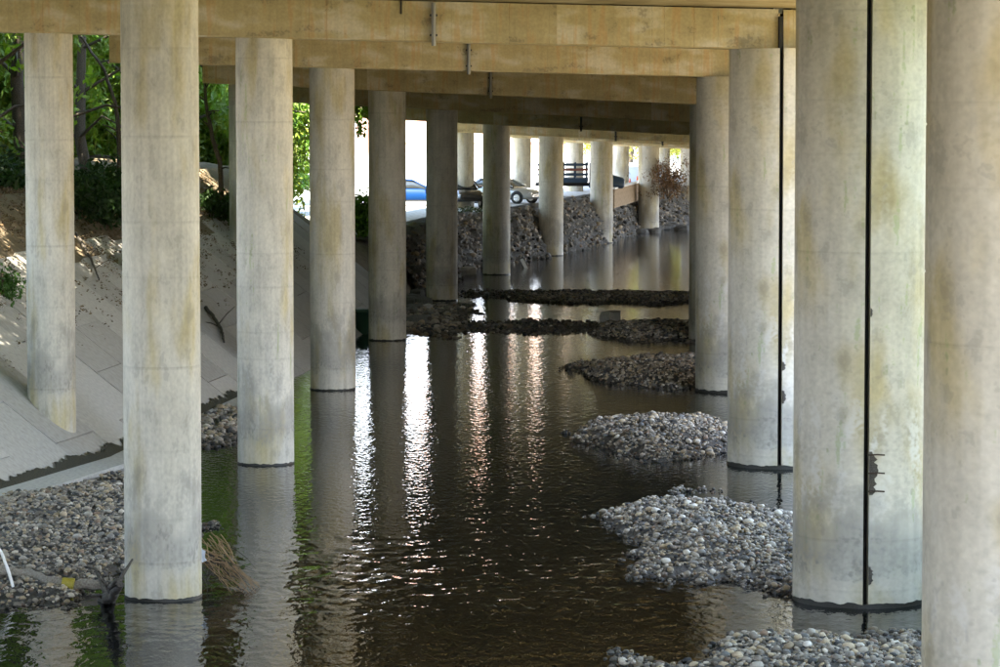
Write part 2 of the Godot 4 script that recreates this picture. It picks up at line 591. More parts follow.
func build_viaduct() -> void:
	var stream_labels := ["round concrete column in the water nearest outside the picture", "round concrete column in the water with driftwood caught against its base", "round concrete column in the stream, first behind the driftwood column", "round concrete column in the stream, second behind the driftwood column", "round concrete column in the stream, third behind the driftwood column", "concrete column in the stream before the rubble bank, fourth behind the driftwood column", "concrete column in the stream beside the silver car, fifth behind the driftwood column", "pale column in front of the stake truck's tail, sixth behind the driftwood column", "pale column in front of the stake truck's cab, seventh behind the driftwood column", "pale column between the traffic cones and the brush heap, eighth behind the driftwood column", "pale column just right of the brush heap in the stream", "far column beyond the brush heap, tenth behind the driftwood column", "far column beyond the brush heap, eleventh behind the driftwood column", "far column beyond the brush heap, twelfth behind the driftwood column"]
	var ordinal := ["first", "second", "third", "fourth", "fifth", "sixth", "seventh", "eighth", "ninth", "tenth", "eleventh", "twelfth", "thirteenth", "fourteenth"]
	var r := DIA / 2
	var big := 0.87 * DIA
	for i in rows.size():
		var d = rows[i]
		var p: Vector3 = d.pos
		var rt: Vector3 = d.right
		var yaw := atan2(-rt.z, rt.x)
		# column standing in the water
		var c := thing("round_column", p, stream_labels[i], "column", "round columns standing in the stream", i * 1.9 + 0.4)
		put(shaft_mesh(r, -1.0, d.top + 0.03), "shaft", M.shaft if i % 2 == 1 else M.shaft_b, c)
		if i > 0 and i < 10:
			put(algae_ring(r, 0.055, i), "waterline_algae", M.algae, c)
		# slimmer column on the bank
		var off := 3.8 * DIA * (1.0 if i < 7 else 0.95)
		var q := p - rt * off
		var gy := maxf(ground_h(q.x, -q.z), -0.6)
		var top_q: float = d.top + d.e * off
		var bank_label := "slimmer concrete column rising from the sloped concrete bank" if i == 2 else "slimmer concrete column on the bank, in line with the %s stream column" % ordinal[i]
		if i >= 7:
			bank_label = "sunlit slim column on the parking lot, in line with the %s stream column" % ordinal[i]
		var s := thing("bank_column", q + Vector3(0, gy, 0), bank_label, "column", "slim columns on the left bank", i * 1.1)
		put(shaft_mesh(r * 0.85, -0.8, top_q - gy + 0.03, 40), "shaft", M.shaft_b if i % 2 == 1 else M.shaft, s)
		# thick split column under the joint between the two viaducts
		var far: float = [9.235, 9.04, 9.04, 8.9][mini(i, 3)] * DIA
		var e := p + rt * far
		var top_e: float = d.top - d.e * far
		if i < 9:
			var sp := thing("split_column", e, ["thick split concrete column at the gravel bar, cut off by the picture's edge", "thick concrete column split by a dark joint, with exposed rusty reinforcement", "thick split concrete column with white lime wash and two spalls along its joint"][i] if i < 3 else "thick split concrete column on the gravel side, %s of its row" % ordinal[i], "column", "thick split columns", yaw)
			var left := put(half_mesh(big, -1.0, top_e + 0.03, -1, 0.045), "left_half", M.split, sp)
			var right := put(half_mesh(big, -1.0, top_e + 0.03, 1, 0.045), "right_half", M.split, sp)
			right.position.y = 0.0
			left.position.y = 0.0
			put(box_mesh(Vector3(0, top_e / 2, 0), Vector3(0.089, top_e + 1.5, big * 1.4)), "joint_light_block", M.black, sp)  # added black board, keeps daylight from showing through the open joint
			put(algae_ring(big, 0.10, i + 30), "waterline_algae", M.algae, sp)
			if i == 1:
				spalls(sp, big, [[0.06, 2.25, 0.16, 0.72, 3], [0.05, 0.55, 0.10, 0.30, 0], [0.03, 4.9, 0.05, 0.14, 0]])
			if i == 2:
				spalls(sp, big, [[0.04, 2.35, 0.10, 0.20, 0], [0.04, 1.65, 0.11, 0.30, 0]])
		# cap beams
		var hgt := 0.70 * DIA
		var a := q - rt * 1.05 * DIA
		a.y = top_q + d.e * 1.05 * DIA
		var b := e - rt * 0.06
		b.y = top_e
		if i > 0:
			put_beam(a, b, hgt, "cap beam carried by the slim, round and split columns, %s of its row" % ordinal[i - 1])
		var b2 := e + rt * 0.06
		b2.y = top_e - 0.01
		var wide2: float = [2.7, 2.7, 2.8, 10.0, 14.0, 14.0, 8.0, 1.6][mini(i, 7)] * DIA
		var c2 := e + rt * wide2
		c2.y = top_e - d.e * wide2 * 0.5
		if i > 0 and i < 9:
			put_beam(b2, c2, hgt, "cap beam running right from the joint of the %s split column" % ordinal[i])
		d.cap = [a, b, c2]
		d.hgt = hgt
	deck(0, rows.size() - 1, 0.0, false, "concrete deck slab of the viaduct over the stream")
	deck(0, rows.size() - 1, 0.0, true, "concrete deck slab of the second viaduct right of the joint")

func put_beam(a: Vector3, b: Vector3, hgt: float, label: String) -> void:
	var o := put(beam_mesh(a, b, 1.4, hgt), "cap_beam", M.cap)
	tag(o, label, "beam", "cap beams of the viaduct")

func deck(i0: int, i1: int, past: float, second: bool, label: String) -> void:
	var st := begin(false)
	var pts := []
	for i in range(i0, i1 + 1):
		var d = rows[i]
		var rt: Vector3 = d.right
		var up := Vector3(0, d.get("hgt", 0.7 * DIA) + 0.006, 0)
		var a: Vector3 = d.cap[0] - rt * 0.35
		var b: Vector3 = d.cap[1]
		if second:
			a = d.cap[1] + rt * 0.004
			b = d.cap[2] + rt * 0.3
		pts.append([a + up, b + up])
	var first: Array = pts[0]
	var step: Vector3 = (rows[0].pos - rows[1].pos) * 3.0 + Vector3(0, 1.8, 0) if i0 == 0 else Vector3(0, 0, 1.6)
	pts.push_front([first[0] + step, first[1] + step])
	if past > 0.0:
		var n = rows[i1 + 1].pos - rows[i1].pos
		pts.append([pts[-1][0] + n * past + Vector3(0, -0.3, 0), pts[-1][1] + n * past + Vector3(0, -0.3, 0)])
	var rings := []
	for p in pts:
		var t := Vector3(0, 0.38, 0)
		var u := Vector3(0, 1.15, 0)
		var w: Vector3 = (p[1] - p[0]).normalized() * 0.3
		# slab with a parapet along its outer edge
		var ring := PackedVector3Array([p[0], p[1], p[1] + t, p[0] + t + w, p[0] + u + w, p[0] + u])
		if second:
			ring = PackedVector3Array([p[0], p[1], p[1] + u, p[1] + u - w, p[1] + t - w, p[0] + t])
		rings.append(ring)
	for i in rings.size() - 1:
		for j in 6:
			quad(st, rings[i][j], rings[i][(j + 1) % 6], rings[i + 1][(j + 1) % 6], rings[i + 1][j])
	for j in range(1, 5):
		tri(st, rings[0][0], rings[0][j + 1], rings[0][j])
		tri(st, rings[-1][0], rings[-1][j], rings[-1][j + 1])
	# a face list either way round: the winding is checked by the sign of the volume
	var o := put(done(st), "bridge_deck", M.soffit)
	tag(o, label, "bridge deck", "deck slabs of the viaducts")

# broken-out patches beside the joint, laid proud with the recess shade in their colour: x offset from the joint, height, half width, height of the patch, bars
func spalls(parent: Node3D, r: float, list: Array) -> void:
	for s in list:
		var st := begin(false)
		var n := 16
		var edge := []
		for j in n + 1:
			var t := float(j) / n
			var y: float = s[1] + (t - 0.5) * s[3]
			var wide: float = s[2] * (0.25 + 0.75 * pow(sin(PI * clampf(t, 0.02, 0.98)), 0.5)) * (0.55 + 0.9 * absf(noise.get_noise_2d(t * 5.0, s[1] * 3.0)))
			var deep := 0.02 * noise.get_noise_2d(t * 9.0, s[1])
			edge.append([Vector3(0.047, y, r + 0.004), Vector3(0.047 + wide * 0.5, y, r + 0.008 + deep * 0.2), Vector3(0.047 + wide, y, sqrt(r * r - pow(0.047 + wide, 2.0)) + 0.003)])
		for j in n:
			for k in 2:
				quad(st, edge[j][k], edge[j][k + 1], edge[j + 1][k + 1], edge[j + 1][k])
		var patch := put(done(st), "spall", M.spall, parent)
		for b in s[4]:
			var stb := begin(true)
			var y: float = s[1] - s[3] * 0.42 + b * s[3] * 0.42
			tube(stb, [Vector3(s[0] - 0.03, y, r + 0.012), Vector3(s[0] + 0.12, y + 0.01, r + 0.014), Vector3(s[0] + 0.24, y, r + 0.0)], 0.014, 0.014, 6)
			put(done(stb), "rebar", M.rust, patch)

# ------------------------------------------------------------------ sloped bank of slabs
func bank_point(dep: float, up: float, lift := 0.0) -> Vector3:   # up: metres along the slope from the foot
	var x := left_edge(dep)
	var nx := 0.625
	var ny := 0.781
	return Vector3(x - up * 0.781 + nx * lift, up * 0.625 + ny * lift, -dep)

func build_bank() -> void:
	var root := Node3D.new()
	root.name = numbered("concrete_bank")
	add_child(root)
	structure(root)
	tag(root, "sloped bank paved with staggered concrete slabs", "embankment")
	var dep := 46.0
	var k := 0
	while dep < 137.0:
		var wide := 2.7
		var up := -0.6 if k % 2 == 0 else -2.1
		while up < 6.3:
			var u0 := maxf(up, -0.6)
			var u1 := minf(up + 3.0, 6.4 + 0.5 * sin(dep * 1.7))
			if u1 - u0 > 0.3:
				var lift := 0.07 + rng.randf_range(-0.012, 0.018)
				var tilt := rng.randf_range(-0.01, 0.01)
				var g := 0.012
				var t := []
				for e in [[dep + g, u0 + g, tilt], [dep + wide - g, u0 + g, -tilt], [dep + wide - g, u1 - g, -tilt], [dep + g, u1 - g, tilt]]:
					t.append([bank_point(e[0], e[1], lift + e[2]), bank_point(e[0], e[1], lift - 0.14)])
				var st := begin(false)
				quad(st, t[0][0], t[1][0], t[2][0], t[3][0])
				for j in 4:
					var n := (j + 1) % 4
					quad(st, t[j][1], t[n][1], t[n][0], t[j][0])
				put(done(st), "slab", M.slabs[rng.randi() % 3], root)
			up += 3.0
		dep += wide
		k += 1
	# low toe ledge beside the water, outside the gravel
	var st2 := begin(false)
	var rings := []
	for i in 12:
		var z := 60.0 + i * 3.0
		var x := left_edge(z)
		rings.append(PackedVector3Array([Vector3(x + 0.75, -0.4, -z), Vector3(x + 0.72, 0.10, -z), Vector3(x - 0.2, 0.16, -z), Vector3(x - 0.2, -0.4, -z)]))
	loft(st2, rings)
	put(done(st2), "toe_ledge", M.slabs[2], root)
	# strip of black moss and mud along the foot of the slabs
	var st3 := begin(true)
	var m := 420
	for i in m:
		var z0 := 58.0 + i * 0.092
		var c := []
		for e in [[z0, 0], [z0 + 0.092, 0], [z0 + 0.092, 1], [z0, 1]]:
			var top: float = 0.36 + 0.22 * noise.get_noise_1d(e[0] * 0.55) + 0.16 * noise.get_noise_1d(e[0] * 2.1)
			c.append(bank_point(e[0], 0.05 if e[1] == 0 else maxf(0.12, top), 0.105))
		quad(st3, c[0], c[1], c[2], c[3])
	stuff(put(done(st3), "moss_strip", M.moss, root))

# ------------------------------------------------------------------ stones
func stone_mesh(sd: int) -> ArrayMesh:
	var st := begin(true)
	var n := 8
	var m := 5
	var r := RandomNumberGenerator.new()
	r.seed = sd
	var grid := []
	var sc := Vector3(r.randf_range(0.85, 1.15), r.randf_range(0.5, 0.72), r.randf_range(0.7, 0.95))
	for i in m + 1:
		var ring := []
		var th := PI * i / m
		for j in n:
			var a := TAU * j / n
			var v := Vector3(sin(th) * cos(a), -cos(th), -sin(th) * sin(a))
			var k := 1.0 + 0.38 * noise.get_noise_3d(v.x * 1.3 + sd * 7.0, v.y * 1.3, v.z * 1.3)
			ring.append(v * sc * k * 0.5)
		grid.append(ring)
	for i in m:
		for j in n:
			var j2 := (j + 1) % n
			if i > 0:
				tri(st, grid[i][j], grid[i][j2], grid[i + 1][j2])
			if i < m - 1:
				tri(st, grid[i][j], grid[i + 1][j2], grid[i + 1][j])
			elif i == m - 1:
				pass
	return done(st)

func stone_color() -> Color:
	var v := rng.randf()
	var k := rng.randf_range(0.5, 1.1)
	if v < 0.34:
		return Color(0.43, 0.38, 0.31) * k
	if v < 0.58:
		return Color(0.23, 0.205, 0.17) * k
	if v < 0.74:
		return Color(0.50, 0.40, 0.26) * k
	if v < 0.87:
		return Color(0.09, 0.09, 0.09) * k
	if v < 0.95:
		return Color(0.70, 0.63, 0.52) * k
	return Color(0.33, 0.23, 0.16) * k

# cx, cz, half axes in d; h in d; size of the stones in m
func gravel_bar(label: String, cz: float, cx: float, hw: float, hd: float, h: float, size: float, per: float, singles: int, sd: int, skew := 0.0, dark := 1.0) -> void:
	rng.seed = 1000 + sd
	var c := Vector3(cx * DIA, 0, -cz * DIA)
	var root := thing("gravel_bar", c, label, "gravel bar", "gravel bars in the stream")
	var w := hw * DIA
	var l := hd * DIA
	var top := h * DIA
	var height := func(x: float, z: float) -> float:
		var u := (x - skew * z) / w
		var v := z / l
		var rr := sqrt(u * u + v * v) * (1.0 + 0.42 * noise.get_noise_2d(x * 0.33 + sd * 13.0, z * 0.16) + 0.16 * noise.get_noise_2d(x * 2.0 + sd, z * 2.0))
		return top * (1.0 - pow(rr, 2.6)) * (0.85 + 0.25 * noise.get_noise_2d(x * 0.8, z * 0.8 + sd)) if rr < 1.3 else -0.4
	var st := begin(true)
	var nu := 34
	var nv := 46
	for i in nu:
		for j in nv:
			var k := []
			for e in [[0, 1], [1, 1], [1, 0], [0, 0]]:
				var x: float = w * 1.7 * (2.0 * (i + e[0]) / nu - 1.0) + skew * l * 1.7 * (2.0 * (j + e[1]) / nv - 1.0)
				var z: float = l * 1.7 * (2.0 * (j + e[1]) / nv - 1.0)
				k.append(Vector3(x, maxf(height.call(x, z), -0.4), z))
			quad(st, k[0], k[1], k[2], k[3])
	put(done(st), "mound", M.mud, root)
	var count := int(w * l * PI * per * 1.8)
	var lists := [[], [], []]
	for i in count:
		var a := rng.randf() * TAU
		var rad := sqrt(rng.randf()) * 1.55
		var z := sin(a) * rad * l
		var x := cos(a) * rad * w + skew * z
		var y: float = height.call(x, z)
		if y < -0.07:
			continue
		var s := size * rng.randf_range(0.45, 0.95) * (1.7 if rng.randf() < 0.10 else 1.0)
		var b := Basis.from_euler(Vector3(rng.randf_range(-0.5, 0.5), rng.randf() * TAU, rng.randf_range(-0.5, 0.5))).scaled(Vector3.ONE * s)
		var col := stone_color() * dark * (0.4 if y < 0.035 else 1.0)     # wet at the waterline
		lists[i % 3].append([Transform3D(b, Vector3(x, y + s * 0.22, z)), col])
	for v in 3:
		var mm := MultiMesh.new()
		mm.transform_format = MultiMesh.TRANSFORM_3D
		mm.use_colors = true
		mm.mesh = M.stones[v + (sd % 2) * 2]
		mm.instance_count = lists[v].size()
		for i in lists[v].size():
			mm.set_instance_transform(i, lists[v][i][0])
			mm.set_instance_color(i, lists[v][i][1])
		var mi := MultiMeshInstance3D.new()
		mi.name = "gravel"
		mi.multimesh = mm
		mi.material_override = M.stone
		root.add_child(mi, true)
		stuff(mi)
	for i in singles:
		var a := rng.randf() * TAU
		var rad := sqrt(rng.randf()) * 0.95
		var z := sin(a) * rad * l
		var x := cos(a) * rad * w + skew * z
		var s := size * rng.randf_range(1.25, 1.9)
		var o := put(M.stones[rng.randi() % 5], "stone", M.single_stones[rng.randi() % 5], root)
		o.transform = Transform3D(Basis.from_euler(Vector3(rng.randf_range(-0.4, 0.4), rng.randf() * TAU, 0)).scaled(Vector3.ONE * s), Vector3(x, height.call(x, z) + s * 0.26, z))

func boulder(called: String, p: Vector3, s: Vector3, label: String, category: String, m: Material, sd: int, blocky := 0.5) -> void:
	var st := begin(false)
	var n := 10
	var mm := 7
	var grid := []
	for i in mm + 1:
		var th := PI * i / mm
		var ring := []
		for j in n:
			var a := TAU * j / n
			var v := Vector3(sin(th) * cos(a), -cos(th), -sin(th) * sin(a))
			var cube := v / maxf(absf(v.x), maxf(absf(v.y), absf(v.z)))
			v = v.lerp(cube, blocky) * (1.0 + 0.3 * noise.get_noise_3d(v.x + sd * 5.0, v.y, v.z))
			ring.append(v * s * 0.5)
		grid.append(ring)
	for i in mm:
		for j in n:
			var j2 := (j + 1) % n
			if i > 0:
				tri(st, grid[i][j], grid[i][j2], grid[i + 1][j2])
			if i < mm - 1:
				tri(st, grid[i][j], grid[i + 1][j2], grid[i + 1][j])
	var o := put(done(st), called, m)
	o.position = p
	o.rotation.y = sd * 1.3
	tag(o, label, category)

# ------------------------------------------------------------------ rubble bank
func build_rubble_bank() -> void:
	var st := begin(true)
	var z0 := 110.0 * DIA
	var z1 := 178.0 * DIA
	var nz := 900
	var nh := 30
	var grid := []
	for i in nz + 1:
		var dep := lerpf(z0, z1, float(i) / nz)
		var col := []
		var seg := fposmod(dep / 9.5 + 0.35, 1.0)
		var bulge := 0.8 * (seg if seg < 0.86 else (1.0 - seg) / 0.14 * 0.86)
		for j in nh + 1:
			var t := float(j) / nh
			var y := lerpf(-0.5, LOT_H + 0.12 + 0.25 * noise.get_noise_1d(dep * 0.9), t)
			var x := left_edge(dep) - 1.15 * t + bulge * (1.0 - 0.45 * t) + 0.2
			var rough := 0.55 * noise.get_noise_3d(x * 0.5, y * 0.8, dep * 0.8) + 0.40 * absf(noise.get_noise_3d(x * 2.0, y * 2.4, dep * 2.4)) + 0.20 * noise.get_noise_3d(x * 3.0, y * 4.0, dep * 4.0)
			col.append(Vector3(x + rough, y, -dep + rough * 0.5))
		col.append(Vector3(left_edge(dep) - 3.2, LOT_H - 0.25, -dep))
		grid.append(col)
	for i in nz:
		for j in nh + 1:
			quad(st, grid[i][j], grid[i + 1][j], grid[i + 1][j + 1], grid[i][j + 1])
	var root := thing("rubble_bank", Vector3.ZERO, "rough bank of grouted rubble below the parked vehicles", "retaining wall")
	put(done(st), "face", M.rubble, root)
	rng.seed = 654
	var places := []
	for i in 5200:
		var a: int = rng.randi() % nz
		var b: int = rng.randi() % nh
		var p: Vector3 = grid[a][b].lerp(grid[a + 1][b + 1], rng.randf())
		var sc := 0.30 * pow(rng.randf_range(0.35, 1.0), 1.5) + 0.05
		places.append([Transform3D(Basis.from_euler(Vector3(rng.randf() * TAU, rng.randf() * TAU, 0)).scaled(Vector3.ONE * sc), p), stone_color() * 0.85])
	for v in 3:
		var mm := MultiMesh.new()
		mm.transform_format = MultiMesh.TRANSFORM_3D
		mm.use_colors = true
		mm.mesh = M.stones[v]
		mm.instance_count = places.size() / 3
		for i in mm.instance_count:
			mm.set_instance_transform(i, places[i * 3 + v][0])
			mm.set_instance_color(i, places[i * 3 + v][1])
		var mi := MultiMeshInstance3D.new()
		mi.name = "embedded_stones"
		mi.multimesh = mm
		mi.material_override = M.stone
		root.add_child(mi, true)
		stuff(mi)

func scatter_rocks(called: String, label: String, pts: Array, m: Material) -> void:
	var i := 0
	for p in pts:
		boulder(called, p[0], p[1], label, "rock", m, 40 + i, 0.35)
		i += 1

# ------------------------------------------------------------------ plants
func leaf_mesh(n: int, size: float, spread: float, sd: int) -> ArrayMesh:
	var r := RandomNumberGenerator.new()
	r.seed = sd
	var st := begin(false)
	for i in n:
		var c := Vector3(r.randf_range(-1, 1), r.randf_range(-1, 1), r.randf_range(-1, 1)) * spread
		var b := Basis.from_euler(Vector3(r.randf_range(-0.9, 0.9), r.randf() * TAU, r.randf_range(-0.9, 0.9)))
		var s := size * r.randf_range(0.7, 1.2)
		var p0 := c + b * Vector3(0, 0, -s)
		var p1 := c + b * Vector3(s * 0.45, s * 0.12, 0)
		var p2 := c + b * Vector3(0, 0, s)
		var p3 := c + b * Vector3(-s * 0.45, s * 0.12, 0)
		tri(st, p0, p2, p1)
		tri(st, p0, p3, p2)
	return done(st)

func leaves(list: Array, mesh: ArrayMesh, m: Material, called: String, parent: Node) -> void:
	var src := mesh.surface_get_arrays(0)
	var sv: PackedVector3Array = src[Mesh.ARRAY_VERTEX]
	var sn: PackedVector3Array = src[Mesh.ARRAY_NORMAL]
	var v := PackedVector3Array()
	var n := PackedVector3Array()
	var c := PackedColorArray()
	for e in list:
		var t: Transform3D = e[0]
		v.append_array(t * sv)
		n.append_array(Transform3D(t.basis.orthonormalized(), Vector3.ZERO) * sn)
		var cc := PackedColorArray()
		cc.resize(sv.size())
		cc.fill(e[1])
		c.append_array(cc)
	var arr := []
	arr.resize(Mesh.ARRAY_MAX)
	arr[Mesh.ARRAY_VERTEX] = v
	arr[Mesh.ARRAY_NORMAL] = n
	arr[Mesh.ARRAY_COLOR] = c
	var am := ArrayMesh.new()
	am.add_surface_from_arrays(Mesh.PRIMITIVE_TRIANGLES, arr)
	put(am, called, m, parent)

var tree_kinds := {}
func plant_tree(p: Vector3, kind: String, sd: int, scale: float, label: String, group: String) -> void:
	# the first of a kind is built, the others are copies turned and scaled
	var o: Node3D
	var key := "%s_%d" % [kind, sd % 3]
	if not tree_kinds.has(key):
		if kind == "bank":
			o = tree(p, 17.0, 6.2, 5.5, sd, label, group, Color(0.12, 0.24, 0.04), 1.3)
		elif kind == "low":
			o = tree(p, 7.5, 3.6, 0.3, 60 + sd, label, group, Color(0.15, 0.28, 0.045), 1.6)
		elif kind == "back":
			o = tree(p, 14.0, 5.2, 0.5, 20 + sd, label, group, Color(0.13, 0.26, 0.04), 1.2)
		else:
			o = tree(p, 15.0, 5.5, 0.8, 40 + sd, label, group, Color(0.20, 0.26, 0.04), 1.0)
		tree_kinds[key] = o
	else:
		o = tree_kinds[key].duplicate()
		o.name = numbered("leafy_tree")
		add_child(o, true)
		o.position = p
		tag(o, label, "tree", group)
	o.rotation.y = sd * 2.2
	o.scale = Vector3.ONE * scale

func tree(p: Vector3, height: float, radius: float, low: float, sd: int, label: String, group: String, tint := Color(0.075, 0.13, 0.028), density := 1.0) -> Node3D:
	rng.seed = 500 + sd
	var root := thing("leafy_tree", p, label, "tree", group)
	var st := begin(true)
	var tips := []
	var lean := Vector3(rng.randf_range(-0.12, 0.12), 0, rng.randf_range(-0.12, 0.12)) * height
	var trunk := []
	for i in 9:
		var t := i / 8.0
		trunk.append(Vector3(0, -0.3, 0) + Vector3(0, height * 0.8 * t, 0) + lean * t * t + Vector3(noise.get_noise_2d(t * 2.0, sd), 0, noise.get_noise_2d(t * 2.0, sd + 50.0)) * 0.9)
	tube(st, trunk, 0.014 * height, 0.003 * height, 8)
	for i in 16:
		var t := lerpf(0.18, 0.95, i / 15.0)
		var from: Vector3 = trunk[int(t * 8)]
		var a := i * 2.4 + rng.randf()
		var reach := radius * (0.65 + 0.5 * rng.randf()) * sin(PI * clampf(0.2 + 0.72 * t, 0, 1))
		var to := from + Vector3(cos(a) * reach, reach * rng.randf_range(0.0, 0.5), sin(a) * reach)
		var mid := (from + to) / 2 + Vector3(0, reach * 0.12, 0)
		tube(st, [from, mid, to], 0.0042 * height, 0.012, 5)
		tips.append_array([to, mid, to + Vector3(0, 0.6, 0)])
	put(done(st), "trunk", M.bark, root)
	for i in (84 if low > 3.0 else 44):
		var a := rng.randf() * TAU
		var rr := sqrt(rng.randf()) * radius
		tips.append(Vector3(cos(a) * rr, rng.randf_range(low, height * 0.95), sin(a) * rr) + lean * 0.4)
	var list := []
	for tip in tips:
		if tip.y < low:
			continue
		var n := int(rng.randf_range(30, 52) * density)
		var rb := rng.randf_range(0.7, 1.35)
		var shade := rng.randf_range(0.75, 1.3)
		for i in n:
			var v := Vector3(rng.randfn(), rng.randfn() * 0.75, rng.randfn()) * rb * 0.6
			var q: Vector3 = tip + v
			if q.y < low * 0.6:
				continue
			var b := Basis.from_euler(Vector3(rng.randf() * 0.8, rng.randf() * TAU, rng.randf() * 0.8)).scaled(Vector3.ONE * rng.randf_range(0.7, 1.35))
			var k := shade * rng.randf_range(0.75, 1.3)
			var yel := rng.randf()
			list.append([Transform3D(b, q), Color(tint.r * k * (1.0 + 0.5 * yel), tint.g * k, tint.b * k)])
	leaves(list, M.leaf_a if sd % 2 == 0 else M.leaf_b, M.leaf, "crown", root)
	return root

func bush(p: Vector3, rad: Vector3, n: int, sd: int, label: String, tint: Color, called := "bush", category := "bush", small := false) -> void:
	rng.seed = 800 + sd
	var root := thing(called, p, label, category)
	var st := begin(true)
	for i in 7:
		var a := rng.randf() * TAU
		var to := Vector3(cos(a) * rad.x * 0.7, rad.y * rng.randf_range(1.0, 1.8), sin(a) * rad.z * 0.7)
		tube(st, [Vector3(0, -0.15, 0), to * 0.5 + Vector3(0, 0.1, 0), to], 0.025, 0.008, 5)
	put(done(st), "stem", M.bark, root)
	var list := []
	for i in n:
		var v := Vector3(rng.randfn(), rng.randfn(), rng.randfn()) * 0.45
		var q := Vector3(v.x * rad.x, rad.y + v.y * rad.y, v.z * rad.z)
		var b := Basis.from_euler(Vector3(rng.randf(), rng.randf() * TAU, rng.randf())).scaled(Vector3.ONE * rng.randf_range(0.6, 1.2) * (0.6 if small else 1.0))
		var k := rng.randf_range(0.6, 1.4)
		list.append([Transform3D(b, q), Color(tint.r * k, tint.g * k, tint.b * k)])
	leaves(list, M.leaf_b, M.leaf, "foliage", root)

func build_plants() -> void:
	var spots := [[-14.6, -22], [-14.8, -13], [-14.4, -4], [-14.8, 5], [-14.5, 14], [-14.6, 22], [-14.4, 29], [-14.2, 36], [-13.9, 43], [-12.7, 53], [-12.9, 60], [-12.4, 67.5], [-12.0, 75], [-11.7, 83], [-11.3, 91], [-10.7, 99], [-10.2, 107.5], [-10.0, 117], [-10.6, 127]]  # first seven stand unseen, added to darken the left side
	var said := ["added for shade on the near bank outside the picture", "added for shade on the near bank outside the picture", "added for shade on the near bank outside the picture", "added for shade on the near bank outside the picture", "added for shade on the near bank outside the picture", "added for shade on the near bank outside the picture", "added for shade on the near bank outside the picture", "growing above the slope, before all the picture shows", "at the top of the bank, second along it", "at the top of the bank, third along it", "at the top of the bank, fourth along it", "at the top of the bank, fifth along it", "above the leaf-strewn slope behind the slim bank column", "above the leaf-strewn slope, next along from the slim bank column's tree", "above the dark end of the slab bank", "at the far end of the slab bank", "where the slab bank gives way to the parking lot", "at the near corner of the parking lot", "at the parking lot, last of the row"]
	for i in spots.size():
		var x: float = spots[i][0] * DIA
		var z: float = spots[i][1] * DIA
		plant_tree(Vector3(x, ground_h(x, z) - 0.1, -z), "bank", i, 1.0 + 0.1 * sin(i * 2.1), "leafy green tree " + said[i], "trees along the left bank")
	var back := [[-18.5, 60], [-18.8, 70], [-18, 79], [-17.6, 87], [-16.6, 95], [-15.2, 103], [-13.6, 111], [-12.6, 120], [-11.6, 130], [-11.0, 141]]
	for i in back.size():
		var z: float = back[i][1] * DIA
		var x: float = back[i][0] * DIA
		plant_tree(Vector3(x, ground_h(x, z) - 0.1, -z), "back", i, 1.0, "green tree of the back row behind the bank's trees", "trees of the back row on the left bank")
	# on the right bank, outside the picture: added to keep the low light from the right off the split columns
	var opposite := [[11.8, 32], [12.2, 41.5]]
	for i in opposite.size():
		var z: float = opposite[i][1] * DIA
		var x: float = opposite[i][0] * DIA
		plant_tree(Vector3(x, ground_h(x, z) - 0.1, -z), "back", i, 1.0, "green tree added on the right bank, outside the picture, to hold back light", "added trees on the right bank")
	# low leafy thicket between the two rows
	var thicket := [[-15.6, 72], [-15.2, 80], [-14.6, 88], [-13.9, 95], [-12.9, 103], [-11.8, 111], [-9.9, 119]]
	for i in thicket.size():
		var z: float = thicket[i][1] * DIA
		var x: float = thicket[i][0] * DIA
		plant_tree(Vector3(x, ground_h(x, z) - 0.1, -z), "low", i, 1.0 + 0.12 * sin(i * 1.7), "low bright green leafy tree in the thicket above the slabs", "thicket above the slab bank")
	# beyond the far end of the stream
	for i in 6:
		var z := 300.0 + 13.0 * i
		var x := 11.5 + 3.4 * i
		plant_tree(Vector3(x, ground_h(x, z) - 0.2, -z), "far", i, 1.0, "sunlit pale green tree far beyond the end of the viaduct", "far trees beyond the viaduct")
	var undergrowth := [[97, 222, 3.7, 1.5, 0.5], [80, 205, 4.2, 1.6, 0.6], [112, 200, 4.2, 1.4, 0.6], [8, 190, 4.7, 1.5, 0.6], [216, 218, 3.9, 1.2, 0.5], [300, 190, 4.2, 1.0, 0.7]]
	var names := ["dark ivy mat hanging over the slabs between two columns", "dark green shrub at the edge of the slab bank", "dark green shrub under the trees behind the driftwood column", "shrub in dappled sun at the top of the slope", "dark shrub round the leaning sapling on the slope", "dark green shrub between the second and third stream columns"]
	for i in undergrowth.size():
		var u = undergrowth[i]
		var p := slope_hit(u[0], u[1])
		bush(p + Vector3(-0.2, -0.1, 0), Vector3(u[3], u[4], u[3] * 1.3), 240, i, names[i], Color(0.03, 0.065, 0.018))
	bush(slope_hit(4, 300), Vector3(0.45, 0.4, 0.5), 90, 11, "small bright green weed growing from a slab joint", Color(0.06, 0.14, 0.03), "weed", "weed", true)
	bush(slope_hit(362, 236) + Vector3(0, -0.1, 0), Vector3(0.95, 0.95, 0.9), 380, 12, "bright green bush between the third and fourth columns at the lot's edge", Color(0.10, 0.20, 0.03))
	bush(on_plane(421, 232, 1.6), Vector3(0.7, 0.3, 0.7), 110, 13, "low green weeds on the rubble below the blue car", Color(0.06, 0.13, 0.03), "weed", "weed", true)
	bush(on_plane(470, 218, 2.3), Vector3(1.6, 0.25, 0.8), 150, 14, "dark scrub along the top of the rubble bank", Color(0.035, 0.05, 0.02), "weed", "weed", true)

func slope_hit(px: float, py: float) -> Vector3:
	var r := ray(px, py)
	var t := 30.0
	while t < 260.0:
		var p := Vector3(0, CAM_H, 0) + r * t
		if p.y < ground_h(p.x, -p.z):
			return p
		t += 0.1
	return Vector3(0, CAM_H, 0) + r * 130.0

